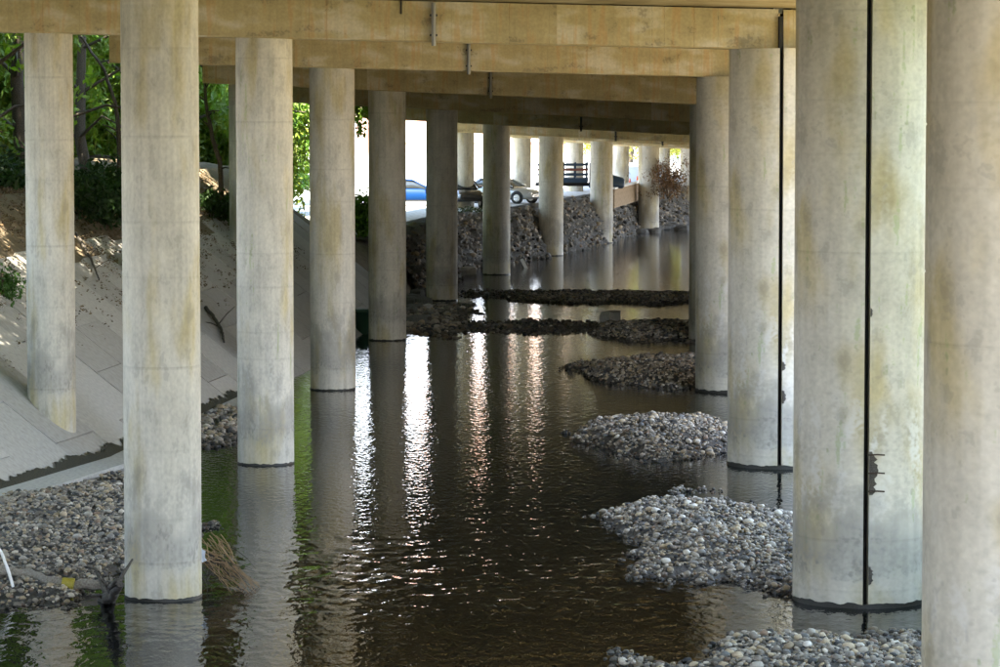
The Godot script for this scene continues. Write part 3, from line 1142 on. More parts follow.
func build_litter() -> void:
	rng.seed = 77
	var list := []
	for i in 20000:
		var dep := rng.randf_range(58.0, 128.0)
		var up := 3.0 + 7.5 * pow(rng.randf(), 0.6)
		var clump := noise.get_noise_2d(dep * 0.9, up * 0.9)
		if clump < 0.22 - (up - 3.0) * 0.07:
			continue
		var p := bank_point(dep, up, 0.11)
		if up > 6.6:
			p.y = ground_h(p.x, dep) + 0.05 + 0.2 * absf(rocky(p.x * 0.6, 0, dep * 0.6))
		var b := Basis.from_euler(Vector3(rng.randf_range(-0.5, 0.5), rng.randf() * TAU, -0.67 + rng.randf_range(-0.5, 0.5))).scaled(Vector3.ONE * rng.randf_range(0.5, 1.1))
		var k := rng.randf_range(0.5, 1.4)
		list.append([Transform3D(b, p), Color(0.13 * k, 0.088 * k, 0.045 * k)])
	var root := Node3D.new()
	root.name = numbered("leaf_litter")
	add_child(root)
	stuff(root)
	tag(root, "brown dead leaves strewn over the upper slabs", "leaf litter")
	leaves(list, M.litter_mesh, M.litter, "dead_leaves", root)
	stuff(root.get_child(0))

# ------------------------------------------------------------------ driftwood and debris
func branch(called: String, pts: Array, r0: float, r1: float, label: String, m: Material, twigs := 0, category := "branch") -> Node3D:
	var base: Vector3 = pts[0]
	var root := thing(called, base, label, category)
	var curve := Curve3D.new()
	curve.bake_interval = 0.12
	for i in pts.size():
		var t: Vector3 = (pts[mini(i + 1, pts.size() - 1)] - pts[maxi(i - 1, 0)]) / 5.0
		curve.add_point(pts[i] - base, -t, t)
	var line := []
	for p in curve.get_baked_points():
		line.append(p + Vector3(noise.get_noise_2d(p.x * 3.0, p.z * 3.0), noise.get_noise_2d(p.z * 3.0, p.x * 3.0), 0) * r0 * 0.7)
	var st := begin(true)
	tube(st, line, r0, r1, 9)
	put(done(st), "stem", m, root)
	for i in twigs:
		var a: Vector3 = line[int(rng.randf_range(0.3, 0.95) * (line.size() - 1))]
		var dirv := Vector3(rng.randf_range(-1, 1), rng.randf_range(-0.1, 1), rng.randf_range(-1, 1)).normalized()
		var st2 := begin(true)
		var l := rng.randf_range(0.3, 0.8)
		tube(st2, [a, a + dirv * l * 0.5 + Vector3(0, 0.04, 0), a + dirv * l], r1 * 0.8, r1 * 0.3, 5)
		put(done(st2), "twig", m, root)
	return root

func build_debris() -> void:
	rng.seed = 321
	# log along the near gravel
	var log_root := branch("driftwood_log", [on_plane(-6, 571, 0.30), on_plane(30, 574, 0.26), on_plane(52, 582, 0.18), on_plane(84, 585, 0.12), on_plane(112, 583, 0.14)], 0.075, 0.095, "long grey driftwood log lying along the gravel, tied with yellow tape", M.drift, 0, "log")
	var st := begin(true)
	var at := on_plane(68, 584, 0.16) - log_root.position
	tube(st, [at + Vector3(-0.10, 0.015, 0), at + Vector3(0, 0.0, 0.0), at + Vector3(0.10, -0.015, 0)], 0.10, 0.115, 12)
	put(done(st), "tape", M.tape, log_root)
	branch("driftwood_stump", [on_plane(104, 600, 0.0), on_plane(112, 595, 0.30), on_plane(120, 585, 0.60)], 0.10, 0.06, "broken driftwood stump leaning on the column at the log's end", M.drift_dark, 4, "stump")
	branch("driftwood_stump", [on_plane(113, 604, -0.05), on_plane(110, 590, 0.40), on_plane(117, 580, 0.75)], 0.05, 0.03, "thin dark root standing up between log and column", M.drift_dark, 3, "stump")
	var pd := -on_plane(8, 587, 0.15).z
	branch("plastic_pipe", [at_depth(13, 587, pd), at_depth(9, 574, pd), at_depth(5, 562, pd), at_depth(1, 551, pd), at_depth(-5, 545, pd)], 0.028, 0.028, "bent white plastic pipe sticking out of the gravel", M.white, 0, "pipe")
	# bundle of reeds washed against the first column
	var base := on_plane(206, 588, 0.0)
	var reed := thing("reed_bundle", base, "tangle of tan reeds and twigs washed against the driftwood column", "driftwood")
	for i in 70:
		var tan_one := i % 2 == 0
		var s := Vector3(rng.randf_range(-0.35, 0.25), rng.randf_range(0.45, 0.95) if tan_one else rng.randf_range(0.1, 0.7), rng.randf_range(-0.6, 0.3))
		var e := Vector3(rng.randf_range(0.35, 0.85), rng.randf_range(-0.05, 0.12), rng.randf_range(-0.3, 0.7)) if tan_one else Vector3(rng.randf_range(-0.1, 0.8), rng.randf_range(-0.05, 0.4), rng.randf_range(-0.5, 0.8))
		var st2 := begin(true)
		var mid := (s + e) / 2 + Vector3(rng.randf_range(-0.05, 0.1), rng.randf_range(0.0, 0.15), 0)
		var kink := s.lerp(mid, 0.5) + Vector3(rng.randf_range(-0.06, 0.06), rng.randf_range(-0.03, 0.06), rng.randf_range(-0.06, 0.06))
		var droop := mid.lerp(e, 0.55) + Vector3(rng.randf_range(-0.08, 0.08), rng.randf_range(-0.02, 0.05), rng.randf_range(-0.08, 0.08))
		tube(st2, [s, kink, mid, droop, e + Vector3(rng.randf_range(0.0, 0.15), -0.02, rng.randf_range(-0.1, 0.1))], 0.010, 0.004, 5)
		put(done(st2), "reed", M.reed if tan_one else M.drift_dark, reed)
	var bag := begin(true)
	for i in 7:
		for j in 4:
			var k := []
			for e in [[0, 0], [1, 0], [1, 1], [0, 1]]:
				var u: float = (i + e[0]) / 7.0
				var v: float = (j + e[1]) / 4.0 - 0.5
				k.append(Vector3(v * 0.17 * (1.0 - 0.5 * u) + 0.05 * noise.get_noise_2d(u * 5.0, v * 4.0), 0.36 * (1.0 - u), 0.07 * noise.get_noise_2d(u * 6.0 + 9.0, v * 5.0)))
			quad(bag, k[3], k[2], k[1], k[0])
	var bo := put(done(bag), "plastic_bag", M.bag)
	bo.position = base + Vector3(0.02, 0.52, 0.42)
	bo.rotation.z = 0.45
	tag(bo, "crumpled pale blue plastic bag caught in the reeds", "bag")
	# fallen branches on the slope
	var b1 := [slope_hit(204, 312), slope_hit(212, 322), slope_hit(219, 334), slope_hit(222, 346)]
	for i in 4:
		b1[i] += Vector3(0.06, 0.14, 0.05)
	branch("fallen_branch", b1, 0.06, 0.03, "dark bent branch lying on the slabs beside the first column behind the driftwood", M.drift_dark, 3)
	var b2 := [slope_hit(74, 238), slope_hit(88, 262), slope_hit(97, 285)]
	for i in 3:
		b2[i] += Vector3(0.06, 0.14, 0.05)
	branch("fallen_branch", b2, 0.05, 0.02, "thin fallen branch on the leaf-strewn slabs", M.drift_dark, 4)
	# leaning sapling in the gap, dark against the leaves
	var f := slope_hit(222, 215)
	branch("leaning_sapling", [f + Vector3(0, -0.2, 0), at_depth(221, 190, -f.z), at_depth(219, 160, -f.z), at_depth(211, 130, -f.z), at_depth(206, 105, -f.z), at_depth(203, 70, -f.z)], 0.11, 0.05, "dark leaning sapling trunk rising behind the slope", M.bark, 9, "sapling")
	var g := slope_hit(118, 190)
	branch("leaning_sapling", [g + Vector3(0, -0.2, 0), at_depth(119, 150, -g.z), at_depth(116, 110, -g.z), at_depth(106, 75, -g.z), at_depth(92, 52, -g.z), at_depth(80, 36, -g.z)], 0.09, 0.04, "thin dark branching trunk among the bright leaves by the slim bank column", M.bark, 9, "sapling")
	var gb := thing("green_bin", on_plane(362.5, 334, 0.0), "dark green plastic bin half sunk at the foot of the slab bank", "bin")
	var gst := begin(true)
	lathe(gst, [Vector2(0.20, -0.3), Vector2(0.27, 0.75), Vector2(0.30, 0.76), Vector2(0.30, 0.84), Vector2(0.25, 0.84)], 14)
	put(done(gst), "tub", M.bin_green, gb)
	put(box_mesh(Vector3(0, 0.87, -0.02), Vector3(0.56, 0.05, 0.58)), "lid", M.bin_green, gb)
	# white rocks and rubble by the water
	boulder("concrete_chunk", on_plane(610, 318, 0.15), Vector3(0.62, 0.55, 0.7), "square broken concrete chunk on the gravel in midstream", "rubble", M.chunk, 3, 0.8)
	boulder("pale_rock", on_plane(468, 272, 0.12), Vector3(0.75, 0.55, 0.7), "pale angular rock in the water before the rubble bank", "rock", M.chunk, 5, 0.4)
	boulder("pale_rock", on_plane(427, 309, 0.15), Vector3(0.5, 0.4, 0.5), "small pale rock beside the fourth column behind the driftwood", "rock", M.chunk, 6, 0.4)
	var pl := put(box_mesh(Vector3.ZERO, Vector3(0.16, 0.55, 0.04)), "white_board", M.white)
	pl.position = on_plane(524, 264, 0.2)
	pl.rotation = Vector3(-0.2, 0.2, 0.45)
	tag(pl, "short white board leaning on the foot of the rubble bank", "board")
	var pts := []
	for i in 26:
		var p := on_plane(408 + 2.2 * fmod(i * 7.0, 9.0), 246 + i * 3.2, 0.0)
		p.y = maxf(0.0, ground_h(p.x, -p.z) * 0.6) + 0.1
		pts.append([p, Vector3(rng.randf_range(0.5, 1.1), rng.randf_range(0.35, 0.7), rng.randf_range(0.5, 1.0))])
	for i in 16:
		var p := on_plane(614 + i * 4.6, 233 - i * 0.5 + rng.randf_range(0, 5), 0.0)
		p.y = 0.08
		pts.append([p, Vector3(rng.randf_range(0.6, 1.2), rng.randf_range(0.3, 0.6), rng.randf_range(0.5, 1.0))])
	for i in pts.size():
		boulder("bank_rock", pts[i][0], pts[i][1], "broken grey rock in the heap between the third and fourth columns behind the driftwood" if i < 26 else "dark broken rock lining the water below the brush heap", "rock", M.rubble, 60 + i, 0.35)
		get_child(-1).set_meta("group", "broken rocks of the left bank" if i < 26 else "broken rocks below the brush heap")

# ------------------------------------------------------------------ fittings on the cap beams
func build_fittings() -> void:
	var pipes := [[2, 434.5, "grey drain pipe strapped down the first cap beam's face"], [3, 470, "grey drain pipe strapped down the second cap beam's face"], [4, 492, "grey drain pipe strapped down the third cap beam's face"], [6, 583, "short dark bracket pipe under the fifth cap beam"], [7, 618, "short dark bracket pipe under the pale cap beam"], [8, 665, "short dark bracket pipe at the end of the pale cap beam"]]
	for p in pipes:
		var d = rows[p[0]]
		var a: Vector3 = d.cap[0]
		var b: Vector3 = d.cap[1]
		var front := Vector3.UP.cross((b - a).normalized()).normalized()
		if front.z < 0:
			front = -front
		var hit := at_depth(p[1], 60, -d.pos.z - 0.7)
		var t := clampf((hit.x - a.x) / (b.x - a.x), 0, 1)
		var foot := a.lerp(b, t) + front * 0.77
		var root := thing("drain_pipe", foot, p[2], "pipe", "drain pipes on the cap beams")
		var st := begin(true)
		tube(st, [Vector3(0, -0.09, 0), Vector3(0, 0.4, 0), Vector3(0, d.hgt - 0.02, 0)], 0.055, 0.055, 10)
		put(done(st), "pipe", M.galv if p[0] < 5 else M.dark_metal, root)
		for y in [0.15, 0.6]:
			put(box_mesh(Vector3(0, y, -0.03), Vector3(0.17, 0.05, 0.08)), "strap", M.dark_metal, root)
	# cable, box and lamp over the joint above the second split column
	var d2 = rows[2]
	var zf: float = -d2.pos.z - 0.78
	var cable := begin(true)
	var pts := []
	for i in 15:
		var t := i / 14.0
		pts.append(at_depth(lerpf(600, 778, t), lerpf(3, 9, t) + 2.5 * sin(PI * fposmod(t * 2.0, 1.0)), zf))
	tube(cable, pts, 0.022, 0.022, 6)
	tag(put(done(cable), "cable", M.black), "black cable slung along the top of the first cap beam", "cable")
	var jb := thing("junction_box", at_depth(778, 10, zf), "small pale junction box where the black cable ends", "junction box")
	put(box_mesh(Vector3.ZERO, Vector3(0.2, 0.16, 0.12)), "housing", M.white, jb)
	put(box_mesh(Vector3(0, 0, 0.065), Vector3(0.16, 0.12, 0.012)), "cover", M.galv, jb)
	var fl := thing("cable_clamp", at_depth(787, 10, zf), "black cable clamp and hanging loop beside the junction box", "clamp")
	var st2 := begin(true)
	tube(st2, [Vector3(-0.1, 0.02, 0), Vector3(0.05, 0.05, 0.02), Vector3(0.16, 0.12, 0)], 0.05, 0.06, 8)
	put(done(st2), "clamp", M.black, fl)
	var st3 := begin(true)
	tube(st3, [Vector3(-0.02, 0, 0.02), Vector3(-0.03, -0.15, 0.03), Vector3(0.0, -0.26, 0.03), Vector3(0.03, -0.18, 0.03), Vector3(0.02, -0.05, 0.02)], 0.03, 0.03, 7)
	put(done(st3), "loop", M.black, fl)
	var rod := begin(true)
	tube(rod, [at_depth(401, -14, zf), at_depth(401, 14, zf)], 0.022, 0.022, 6)
	tag(put(done(rod), "hanging_rod", M.black), "thin black rod hanging down the first cap beam's face", "rod")

# ------------------------------------------------------------------ vehicles
func wheel(parent: Node3D, x: float, z: float, r: float, w: float) -> void:
	var o := Node3D.new()
	o.name = "wheel"
	parent.add_child(o, true)
	o.position = Vector3(x, r, z)
	o.rotation.x = PI / 2
	var st := begin(true)
	lathe(st, [Vector2(r * 0.62, -w / 2), Vector2(r * 0.93, -w / 2), Vector2(r, -w * 0.36), Vector2(r, w * 0.36), Vector2(r * 0.93, w / 2), Vector2(r * 0.62, w / 2)], 24)
	put(done(st), "tyre", M.rubber, o)
	var sg := 1.0 if z > 0 else -1.0
	var st2 := begin(true)
	lathe(st2, [Vector2(r * 0.62, -w / 2 - 0.004), Vector2(r * 0.58, -w / 2 + 0.01), Vector2(r * 0.58, w / 2 - 0.01), Vector2(r * 0.62, w / 2 + 0.004)], 20)
	for k in 5:
		var a := TAU * k / 5
		box(st2, Vector3(cos(a) * r * 0.32, sg * (w / 2 + 0.002), -sin(a) * r * 0.32), Vector3(r * 0.55, 0.03, r * 0.2), Basis(Vector3.UP, a))
	put(done(st2), "rim", M.rim, o)

# sections along x: [x, bottom, top, half width low, half width high]
func body_loft(st: SurfaceTool, secs: Array) -> void:
	var rings := []
	for s in secs:
		var ring := PackedVector3Array()
		var b: float = s[1]
		var t: float = s[2]
		var r := minf(0.10, (t - b) * 0.35)
		for q in [[-s[3] + r, b], [s[3] - r, b], [s[3], b + r], [(s[3] + s[4]) / 2 + 0.02, (b + t) / 2], [s[4], t - r], [s[4] - r * 1.3, t], [-s[4] + r * 1.3, t], [-s[4], t - r], [-(s[3] + s[4]) / 2 - 0.02, (b + t) / 2], [-s[3], b + r]]:
			ring.append(Vector3(s[0], q[1], -q[0]))
		rings.append(ring)
	loft(st, rings)

func car(called: String, p: Vector3, yaw: float, label: String, paint: Material, suv := false) -> void:
	var root := thing(called, p, label, "car", "cars on the parking lot", yaw)
	var up := 0.12 if suv else 0.0
	var r := 0.36 if suv else 0.32
	var st := begin(true)
	body_loft(st, [[-2.15, 0.42 + up, 0.78 + up, 0.72, 0.66], [-2.05, 0.28 + up, 0.92 + up, 0.80, 0.74], [-1.6, 0.24 + up, 0.97 + up, 0.87, 0.82], [-0.6, 0.22 + up, 0.96 + up, 0.89, 0.85], [0.6, 0.22 + up, 0.94 + up, 0.89, 0.85], [1.2, 0.22 + up, 0.86 + up, 0.87, 0.80], [1.8, 0.25 + up, 0.74 + up * 1.6, 0.84, 0.74], [2.1, 0.30 + up, 0.62 + up * 1.6, 0.76, 0.64], [2.2, 0.38 + up, 0.52 + up * 1.6, 0.66, 0.56]])
	put(done(st), "body", paint, root)
	var roof_y := 1.42 + up * 2.5
	var gl := begin(true)
	body_loft(gl, [[-1.75, 0.9 + up, 0.97 + up, 0.74, 0.70], [-1.2, 0.9 + up, roof_y - 0.08, 0.78, 0.60], [-0.5, 0.9 + up, roof_y, 0.80, 0.62], [0.1, 0.9 + up, roof_y - 0.03, 0.80, 0.62], [1.05, 0.84 + up, 0.92 + up, 0.76, 0.70]])
	put(done(gl), "windows", M.car_glass, root)
	var rf := begin(true)
	body_loft(rf, [[-1.22, roof_y - 0.10, roof_y - 0.055, 0.60, 0.58], [-0.5, roof_y - 0.04, roof_y + 0.02, 0.63, 0.60], [0.12, roof_y - 0.08, roof_y - 0.01, 0.63, 0.60], [0.3, roof_y - 0.15, roof_y - 0.09, 0.62, 0.60]])
	put(done(rf), "roof", paint, root)
	for s in [-1, 1]:
		for q in [[Vector3(0.27, roof_y - 0.12, 0.63 * s), Vector3(1.02, 0.93 + up, 0.78 * s)], [Vector3(-0.45, roof_y - 0.05, 0.65 * s), Vector3(-0.5, 0.93 + up, 0.83 * s)], [Vector3(-1.2, roof_y - 0.1, 0.62 * s), Vector3(-1.7, 0.95 + up, 0.76 * s)]]:
			var sp := begin(true)
			tube(sp, [q[0], q[1]], 0.035, 0.04, 6)
			put(done(sp), "pillar", paint, root)
		var hl := begin(true)
		body_loft(hl, [[1.98, 0.52 + up, 0.66 + up, 0.12, 0.10], [2.13, 0.50 + up, 0.62 + up, 0.10, 0.08]])
		var h := put(done(hl), "headlight", M.lens, root)
		h.position.z = 0.58 * s
		put(box_mesh(Vector3(-2.12, 0.72 + up, 0.6 * s), Vector3(0.08, 0.14, 0.2)), "tail_light", M.red, root)
		put(box_mesh(Vector3(0.85, 0.98 + up, 0.93 * s), Vector3(0.10, 0.11, 0.16)), "mirror", paint, root)
		put(box_mesh(Vector3(0, 0.27 + up, 0.885 * s), Vector3(2.1, 0.07, 0.03)), "sill", M.dark_metal, root)
		for x in [-1.32, 1.35]:
			var arch := begin(true)
			lathe(arch, [Vector2(r * 1.16, -0.02), Vector2(r * 1.16, 0.02)], 20)
			var ao := put(done(arch), "wheel_arch", M.dark_metal, root)
			ao.position = Vector3(x, r + 0.02, 0.875 * s)
			ao.rotation.x = PI / 2
			wheel(root, x, 0.82 * s, r, 0.2)
	put(box_mesh(Vector3(2.17, 0.42 + up, 0), Vector3(0.06, 0.14, 0.9)), "grille", M.dark_metal, root)

func stake_truck(p: Vector3, yaw: float) -> void:
	var root := thing("stake_truck", p, "dark blue stake-bed truck parked above the rubble bank", "truck", "", yaw)
	put(box_mesh(Vector3(-0.75, 0.98, 0), Vector3(2.9, 0.26, 2.0)), "bed", M.truck_blue, root)
	put(box_mesh(Vector3(-0.3, 0.72, 0), Vector3(4.2, 0.2, 0.7)), "chassis", M.dark_metal, root)
	for s in [-1, 1]:
		for k in 5:
			put(box_mesh(Vector3(-2.13 + k * 0.69, 1.55, 0.96 * s), Vector3(0.09, 0.92, 0.06)), "stake", M.truck_blue, root)
		for k in 3:
			put(box_mesh(Vector3(-0.75, 1.30 + k * 0.29, 1.01 * s), Vector3(2.9, 0.11, 0.035)), "rail", M.truck_blue if k != 1 else M.truck_red, root)
		for x in [-1.2, 2.0]:
			wheel(root, x, 0.82 * s, 0.38, 0.24)
		put(box_mesh(Vector3(-1.85, 0.50, 0.8 * s), Vector3(0.03, 0.62, 0.3)), "mud_flap", M.white, root)
	var st := begin(true)
	body_loft(st, [[0.78, 0.55, 1.95, 0.92, 0.78], [0.95, 0.5, 2.0, 0.94, 0.80], [1.7, 0.5, 1.95, 0.94, 0.80], [2.2, 0.5, 1.25, 0.92, 0.86], [2.75, 0.5, 1.1, 0.88, 0.78], [2.85, 0.6, 1.0, 0.8, 0.7]])
	put(done(st), "cab", M.truck_blue, root)
	for s in [-1, 1]:
		put(box_mesh(Vector3(1.32, 1.58, 0.86 * s), Vector3(0.72, 0.46, 0.04)), "side_window", M.car_glass, root)
		put(box_mesh(Vector3(2.84, 0.85, 0.6 * s), Vector3(0.06, 0.16, 0.2)), "headlight", M.lens, root)
	for k in 3:
		put(box_mesh(Vector3(-2.22, 1.30 + k * 0.29, 0), Vector3(0.035, 0.11, 1.9)), "rail", M.truck_blue, root)

func cone(p: Vector3, label: String) -> void:
	var root := thing("traffic_cone", p, label, "traffic cone", "orange cones along the low wall")
	var st := begin(true)
	lathe(st, [Vector2(0.17, 0.04), Vector2(0.11, 0.32)], 16)
	put(done(st), "cone_foot", M.orange, root)
	var st2 := begin(true)
	lathe(st2, [Vector2(0.108, 0.325), Vector2(0.075, 0.46)], 16)
	put(done(st2), "reflective_band", M.white, root)
	var st3 := begin(true)
	lathe(st3, [Vector2(0.073, 0.465), Vector2(0.03, 0.74)], 16)
	put(done(st3), "cone_tip", M.orange, root)
	put(box_mesh(Vector3(0, 0.02, 0), Vector3(0.38, 0.04, 0.38)), "base", M.orange, root)

func building(p: Vector3, size: Vector3, label: String, wall: Material, nx: int, ny: int, yaw: float) -> void:
	var root := thing("far_building", p, label, "building", "", yaw)
	put(box_mesh(Vector3(0, size.y / 2, 0), size), "wall", wall, root)
	put(box_mesh(Vector3(0, size.y + 0.3, 0), Vector3(size.x + 0.5, 0.6, size.z + 0.5)), "parapet", M.white, root)
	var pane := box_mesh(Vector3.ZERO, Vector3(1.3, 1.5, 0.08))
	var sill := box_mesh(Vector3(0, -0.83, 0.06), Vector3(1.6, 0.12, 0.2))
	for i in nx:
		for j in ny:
			var o := put(pane, "window", M.pale_pane, root)
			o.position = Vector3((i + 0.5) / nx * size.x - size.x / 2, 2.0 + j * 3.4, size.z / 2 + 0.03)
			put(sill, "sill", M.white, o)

func build_far() -> void:
	car("parked_car", on_plane(410, 205.3, LOT_H), 0.05, "blue car parked in the sun behind the third column behind the driftwood", M.blue)
	car("parked_car", on_plane(459, 207.5, LOT_H), -1.25, "black off-road car facing the stream with sun glare on its bonnet", M.black_paint, true)
	car("parked_car", on_plane(503, 203.0, LOT_H), -0.5, "silver car standing above the rubble bank, nose beside the pale column", M.silver)
	stake_truck(on_plane(576, 196.5, LOT_H), -0.05)
	# low tan wall with cones
	var a := on_plane(612, 203, LOT_H - 0.3)
	var b := on_plane(655, 190, LOT_H - 0.3)
	var lw := thing("low_wall", a, "low tan concrete wall at the lot's edge with orange cones behind", "wall")
	var dirv := b - a
	var yaw := atan2(-dirv.z, dirv.x)
	put(box_mesh(Vector3(dirv.length() / 2, 0.25, 0), Vector3(dirv.length(), 1.1, 0.3)), "wall_panel", M.tan_wall, lw)
	put(box_mesh(Vector3(dirv.length() / 2, 0.84, 0), Vector3(dirv.length(), 0.08, 0.38)), "coping", M.white, lw)
	lw.rotation.y = yaw
	var cone_at := [[623, 193.5], [630, 190], [637.3, 187.5]]
	var cl := ["orange traffic cone at the near end of the low tan wall", "orange traffic cone in the middle behind the low tan wall", "orange traffic cone at the far end of the low tan wall"]
	for i in 3:
		cone(on_plane(cone_at[i][0], cone_at[i][1], LOT_H) , cl[i])
	# brush heap
	bush(on_plane(668, 197, 2.2), Vector3(1.3, 1.25, 1.4), 520, 31, "heap of rusty brown brush at the end of the low wall", Color(0.17, 0.09, 0.055), "brush_heap", "brush", true)
	bush(on_plane(672, 214, 0.6), Vector3(1.6, 0.8, 1.4), 420, 32, "dark brush hanging to the water below the brown heap", Color(0.035, 0.035, 0.03), "brush_heap", "brush", true)
	building(Vector3(-3.5, LOT_H, -360), Vector3(23, 15, 14), "peach-coloured building far behind the parked cars", M.peach, 7, 4, 0.1)
	building(Vector3(-42, LOT_H, -380), Vector3(40, 13, 14), "white building far left behind the parking lot", M.pale_wall, 10, 3, 0.25)
	var bw := thing("low_wall", on_plane(636, 181.5, LOT_H), "low pale blue wall behind the traffic cones", "wall")
	put(box_mesh(Vector3(0, 0.5, 0), Vector3(3.4, 1.0, 0.25)), "wall_panel", M.blue_wall, bw)
	put(box_mesh(Vector3(0, 1.04, 0), Vector3(3.5, 0.08, 0.32)), "coping", M.white, bw)

# ------------------------------------------------------------------ materials
func build_materials() -> void:
	var bump := grey_tex(0.02, 71)
	for k in [["shaft", 11, 0.0], ["shaft_b", 23, 0.25], ["split", 37, 1.0]]:
		var m := StandardMaterial3D.new()
		m.albedo_texture = shaft_texture(k[1], k[2])
		m.roughness = 0.88
		M[k[0]] = m
	M.cap = flat_mat(Color(1, 1, 1), 0.9)
	M.cap.albedo_texture = cap_texture(61)
	M.soffit = tri_mat(lin(0.22, 0.18, 0.10), lin(0.32, 0.27, 0.16), lin(0.40, 0.35, 0.24), 0.006, 0.16, 4, 0.9)
	M.slabs = []
	for i in 3:
		var k := 0.9 + 0.1 * i
		M.slabs.append(tri_mat(lin(0.29 * k, 0.285 * k, 0.26 * k), lin(0.38 * k, 0.37 * k, 0.34 * k), lin(0.44 * k, 0.43 * k, 0.395 * k), 0.05, 0.22 + 0.05 * i, 5 + i, 0.92))
	M.earth = tri_mat(Color(0.7, 0.7, 0.7), Color(0.9, 0.9, 0.9), Color(1, 1, 1), 0.02, 0.3, 9, 0.95, 0.0, true)
	M.mud = tri_mat(lin(0.03, 0.028, 0.024), lin(0.055, 0.05, 0.043), lin(0.10, 0.09, 0.075), 0.03, 0.8, 12, 0.8, 2.0)
	M.moss = tri_mat(lin(0.012, 0.013, 0.010), lin(0.025, 0.026, 0.018), lin(0.10, 0.09, 0.03), 0.04, 1.0, 13, 0.8, 2.0)
	M.algae = tri_mat(lin(0.010, 0.010, 0.009), lin(0.018, 0.018, 0.015), lin(0.03, 0.03, 0.02), 0.04, 1.0, 14, 0.5)
	M.rubble = tri_mat(lin(0.05, 0.05, 0.046), lin(0.15, 0.148, 0.138), lin(0.42, 0.41, 0.38), 0.09, 0.9, 15, 0.92, 4.0)
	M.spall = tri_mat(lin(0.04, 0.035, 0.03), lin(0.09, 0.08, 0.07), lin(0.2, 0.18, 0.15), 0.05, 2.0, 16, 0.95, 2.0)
	M.chunk = tri_mat(lin(0.30, 0.29, 0.27), lin(0.42, 0.41, 0.39), lin(0.52, 0.51, 0.48), 0.03, 1.0, 17, 0.9)
	M.bark = tri_mat(lin(0.03, 0.025, 0.018), lin(0.07, 0.055, 0.04), lin(0.12, 0.10, 0.075), 0.03, 1.2, 18, 0.95)
	M.drift = tri_mat(lin(0.12, 0.10, 0.08), lin(0.22, 0.20, 0.17), lin(0.32, 0.29, 0.25), 0.03, 1.5, 19, 0.9)
	M.drift_dark = tri_mat(lin(0.03, 0.026, 0.022), lin(0.06, 0.052, 0.045), lin(0.12, 0.11, 0.09), 0.03, 1.5, 20, 0.9)
	M.reed = flat_mat(lin(0.24, 0.16, 0.085), 0.85)
	M.bag = flat_mat(lin(0.55, 0.62, 0.72), 0.4)
	M.tape = tri_mat(lin(0.16, 0.13, 0.02), lin(0.34, 0.28, 0.03), lin(0.42, 0.35, 0.05), 0.05, 2.0, 28, 0.6)
	M.white = flat_mat(lin(0.72, 0.72, 0.70), 0.5)
	M.black = flat_mat(lin(0.012, 0.012, 0.012), 0.7)
	M.rust = flat_mat(lin(0.045, 0.03, 0.022), 0.9)
	M.galv = flat_mat(lin(0.22, 0.22, 0.21), 0.5, 0.3)
	M.dark_metal = flat_mat(lin(0.02, 0.02, 0.02), 0.6)
	M.rubber = flat_mat(lin(0.018, 0.018, 0.018), 0.85)
	M.rim = flat_mat(lin(0.6, 0.6, 0.6), 0.3, 0.8)
	M.pale_pane = flat_mat(lin(0.55, 0.50, 0.46), 0.7)  # window panes made pale to vanish in the glare on the wall
	M.bin_green = flat_mat(lin(0.012, 0.05, 0.03), 0.5)
	M.lens = flat_mat(lin(0.6, 0.6, 0.6), 0.1)
	M.red = flat_mat(lin(0.35, 0.02, 0.02), 0.3)
	M.orange = flat_mat(lin(0.75, 0.12, 0.02), 0.6)
	M.tan_wall = tri_mat(lin(0.20, 0.14, 0.08), lin(0.30, 0.22, 0.14), lin(0.38, 0.29, 0.19), 0.02, 0.4, 21, 0.9)
	M.car_glass = flat_mat(lin(0.02, 0.025, 0.03), 0.05)
	M.blue = flat_mat(lin(0.003, 0.025, 0.10), 0.5)
	M.blue.metallic_specular = 0.2
	M.black_paint = flat_mat(lin(0.012, 0.012, 0.013), 0.25)
	M.silver = flat_mat(lin(0.42, 0.43, 0.45), 0.35, 0.5)
	for k in ["black_paint", "silver"]:
		M[k].clearcoat_enabled = true
		M[k].clearcoat = 0.8
		M[k].clearcoat_roughness = 0.08
	M.truck_blue = flat_mat(lin(0.012, 0.035, 0.07), 0.5)
	M.truck_red = flat_mat(lin(0.16, 0.045, 0.03), 0.5)
	M.peach = tri_mat(lin(0.52, 0.29, 0.21), lin(0.58, 0.33, 0.24), lin(0.62, 0.36, 0.27), 0.01, 0.1, 22, 0.9)
	M.pale_wall = tri_mat(lin(0.70, 0.69, 0.66), lin(0.76, 0.75, 0.72), lin(0.80, 0.79, 0.76), 0.01, 0.1, 23, 0.9)
	M.blue_wall = tri_mat(lin(0.40, 0.46, 0.55), lin(0.46, 0.52, 0.61), lin(0.50, 0.56, 0.65), 0.01, 0.1, 24, 0.9)
	M.leaf = flat_mat(Color(1, 1, 1), 0.55)
	M.leaf.vertex_color_use_as_albedo = true
	M.leaf.backlight_enabled = true
	M.leaf.backlight = Color(0.9, 0.95, 0.5)
	M.litter = flat_mat(Color(1, 1, 1), 0.9)
	M.litter.vertex_color_use_as_albedo = true
	M.stone = tri_mat(Color(0.72, 0.72, 0.72), Color(0.9, 0.9, 0.9), Color(1, 1, 1), 0.05, 3.0, 25, 0.8, 0.0, true)
	M.single_stones = []
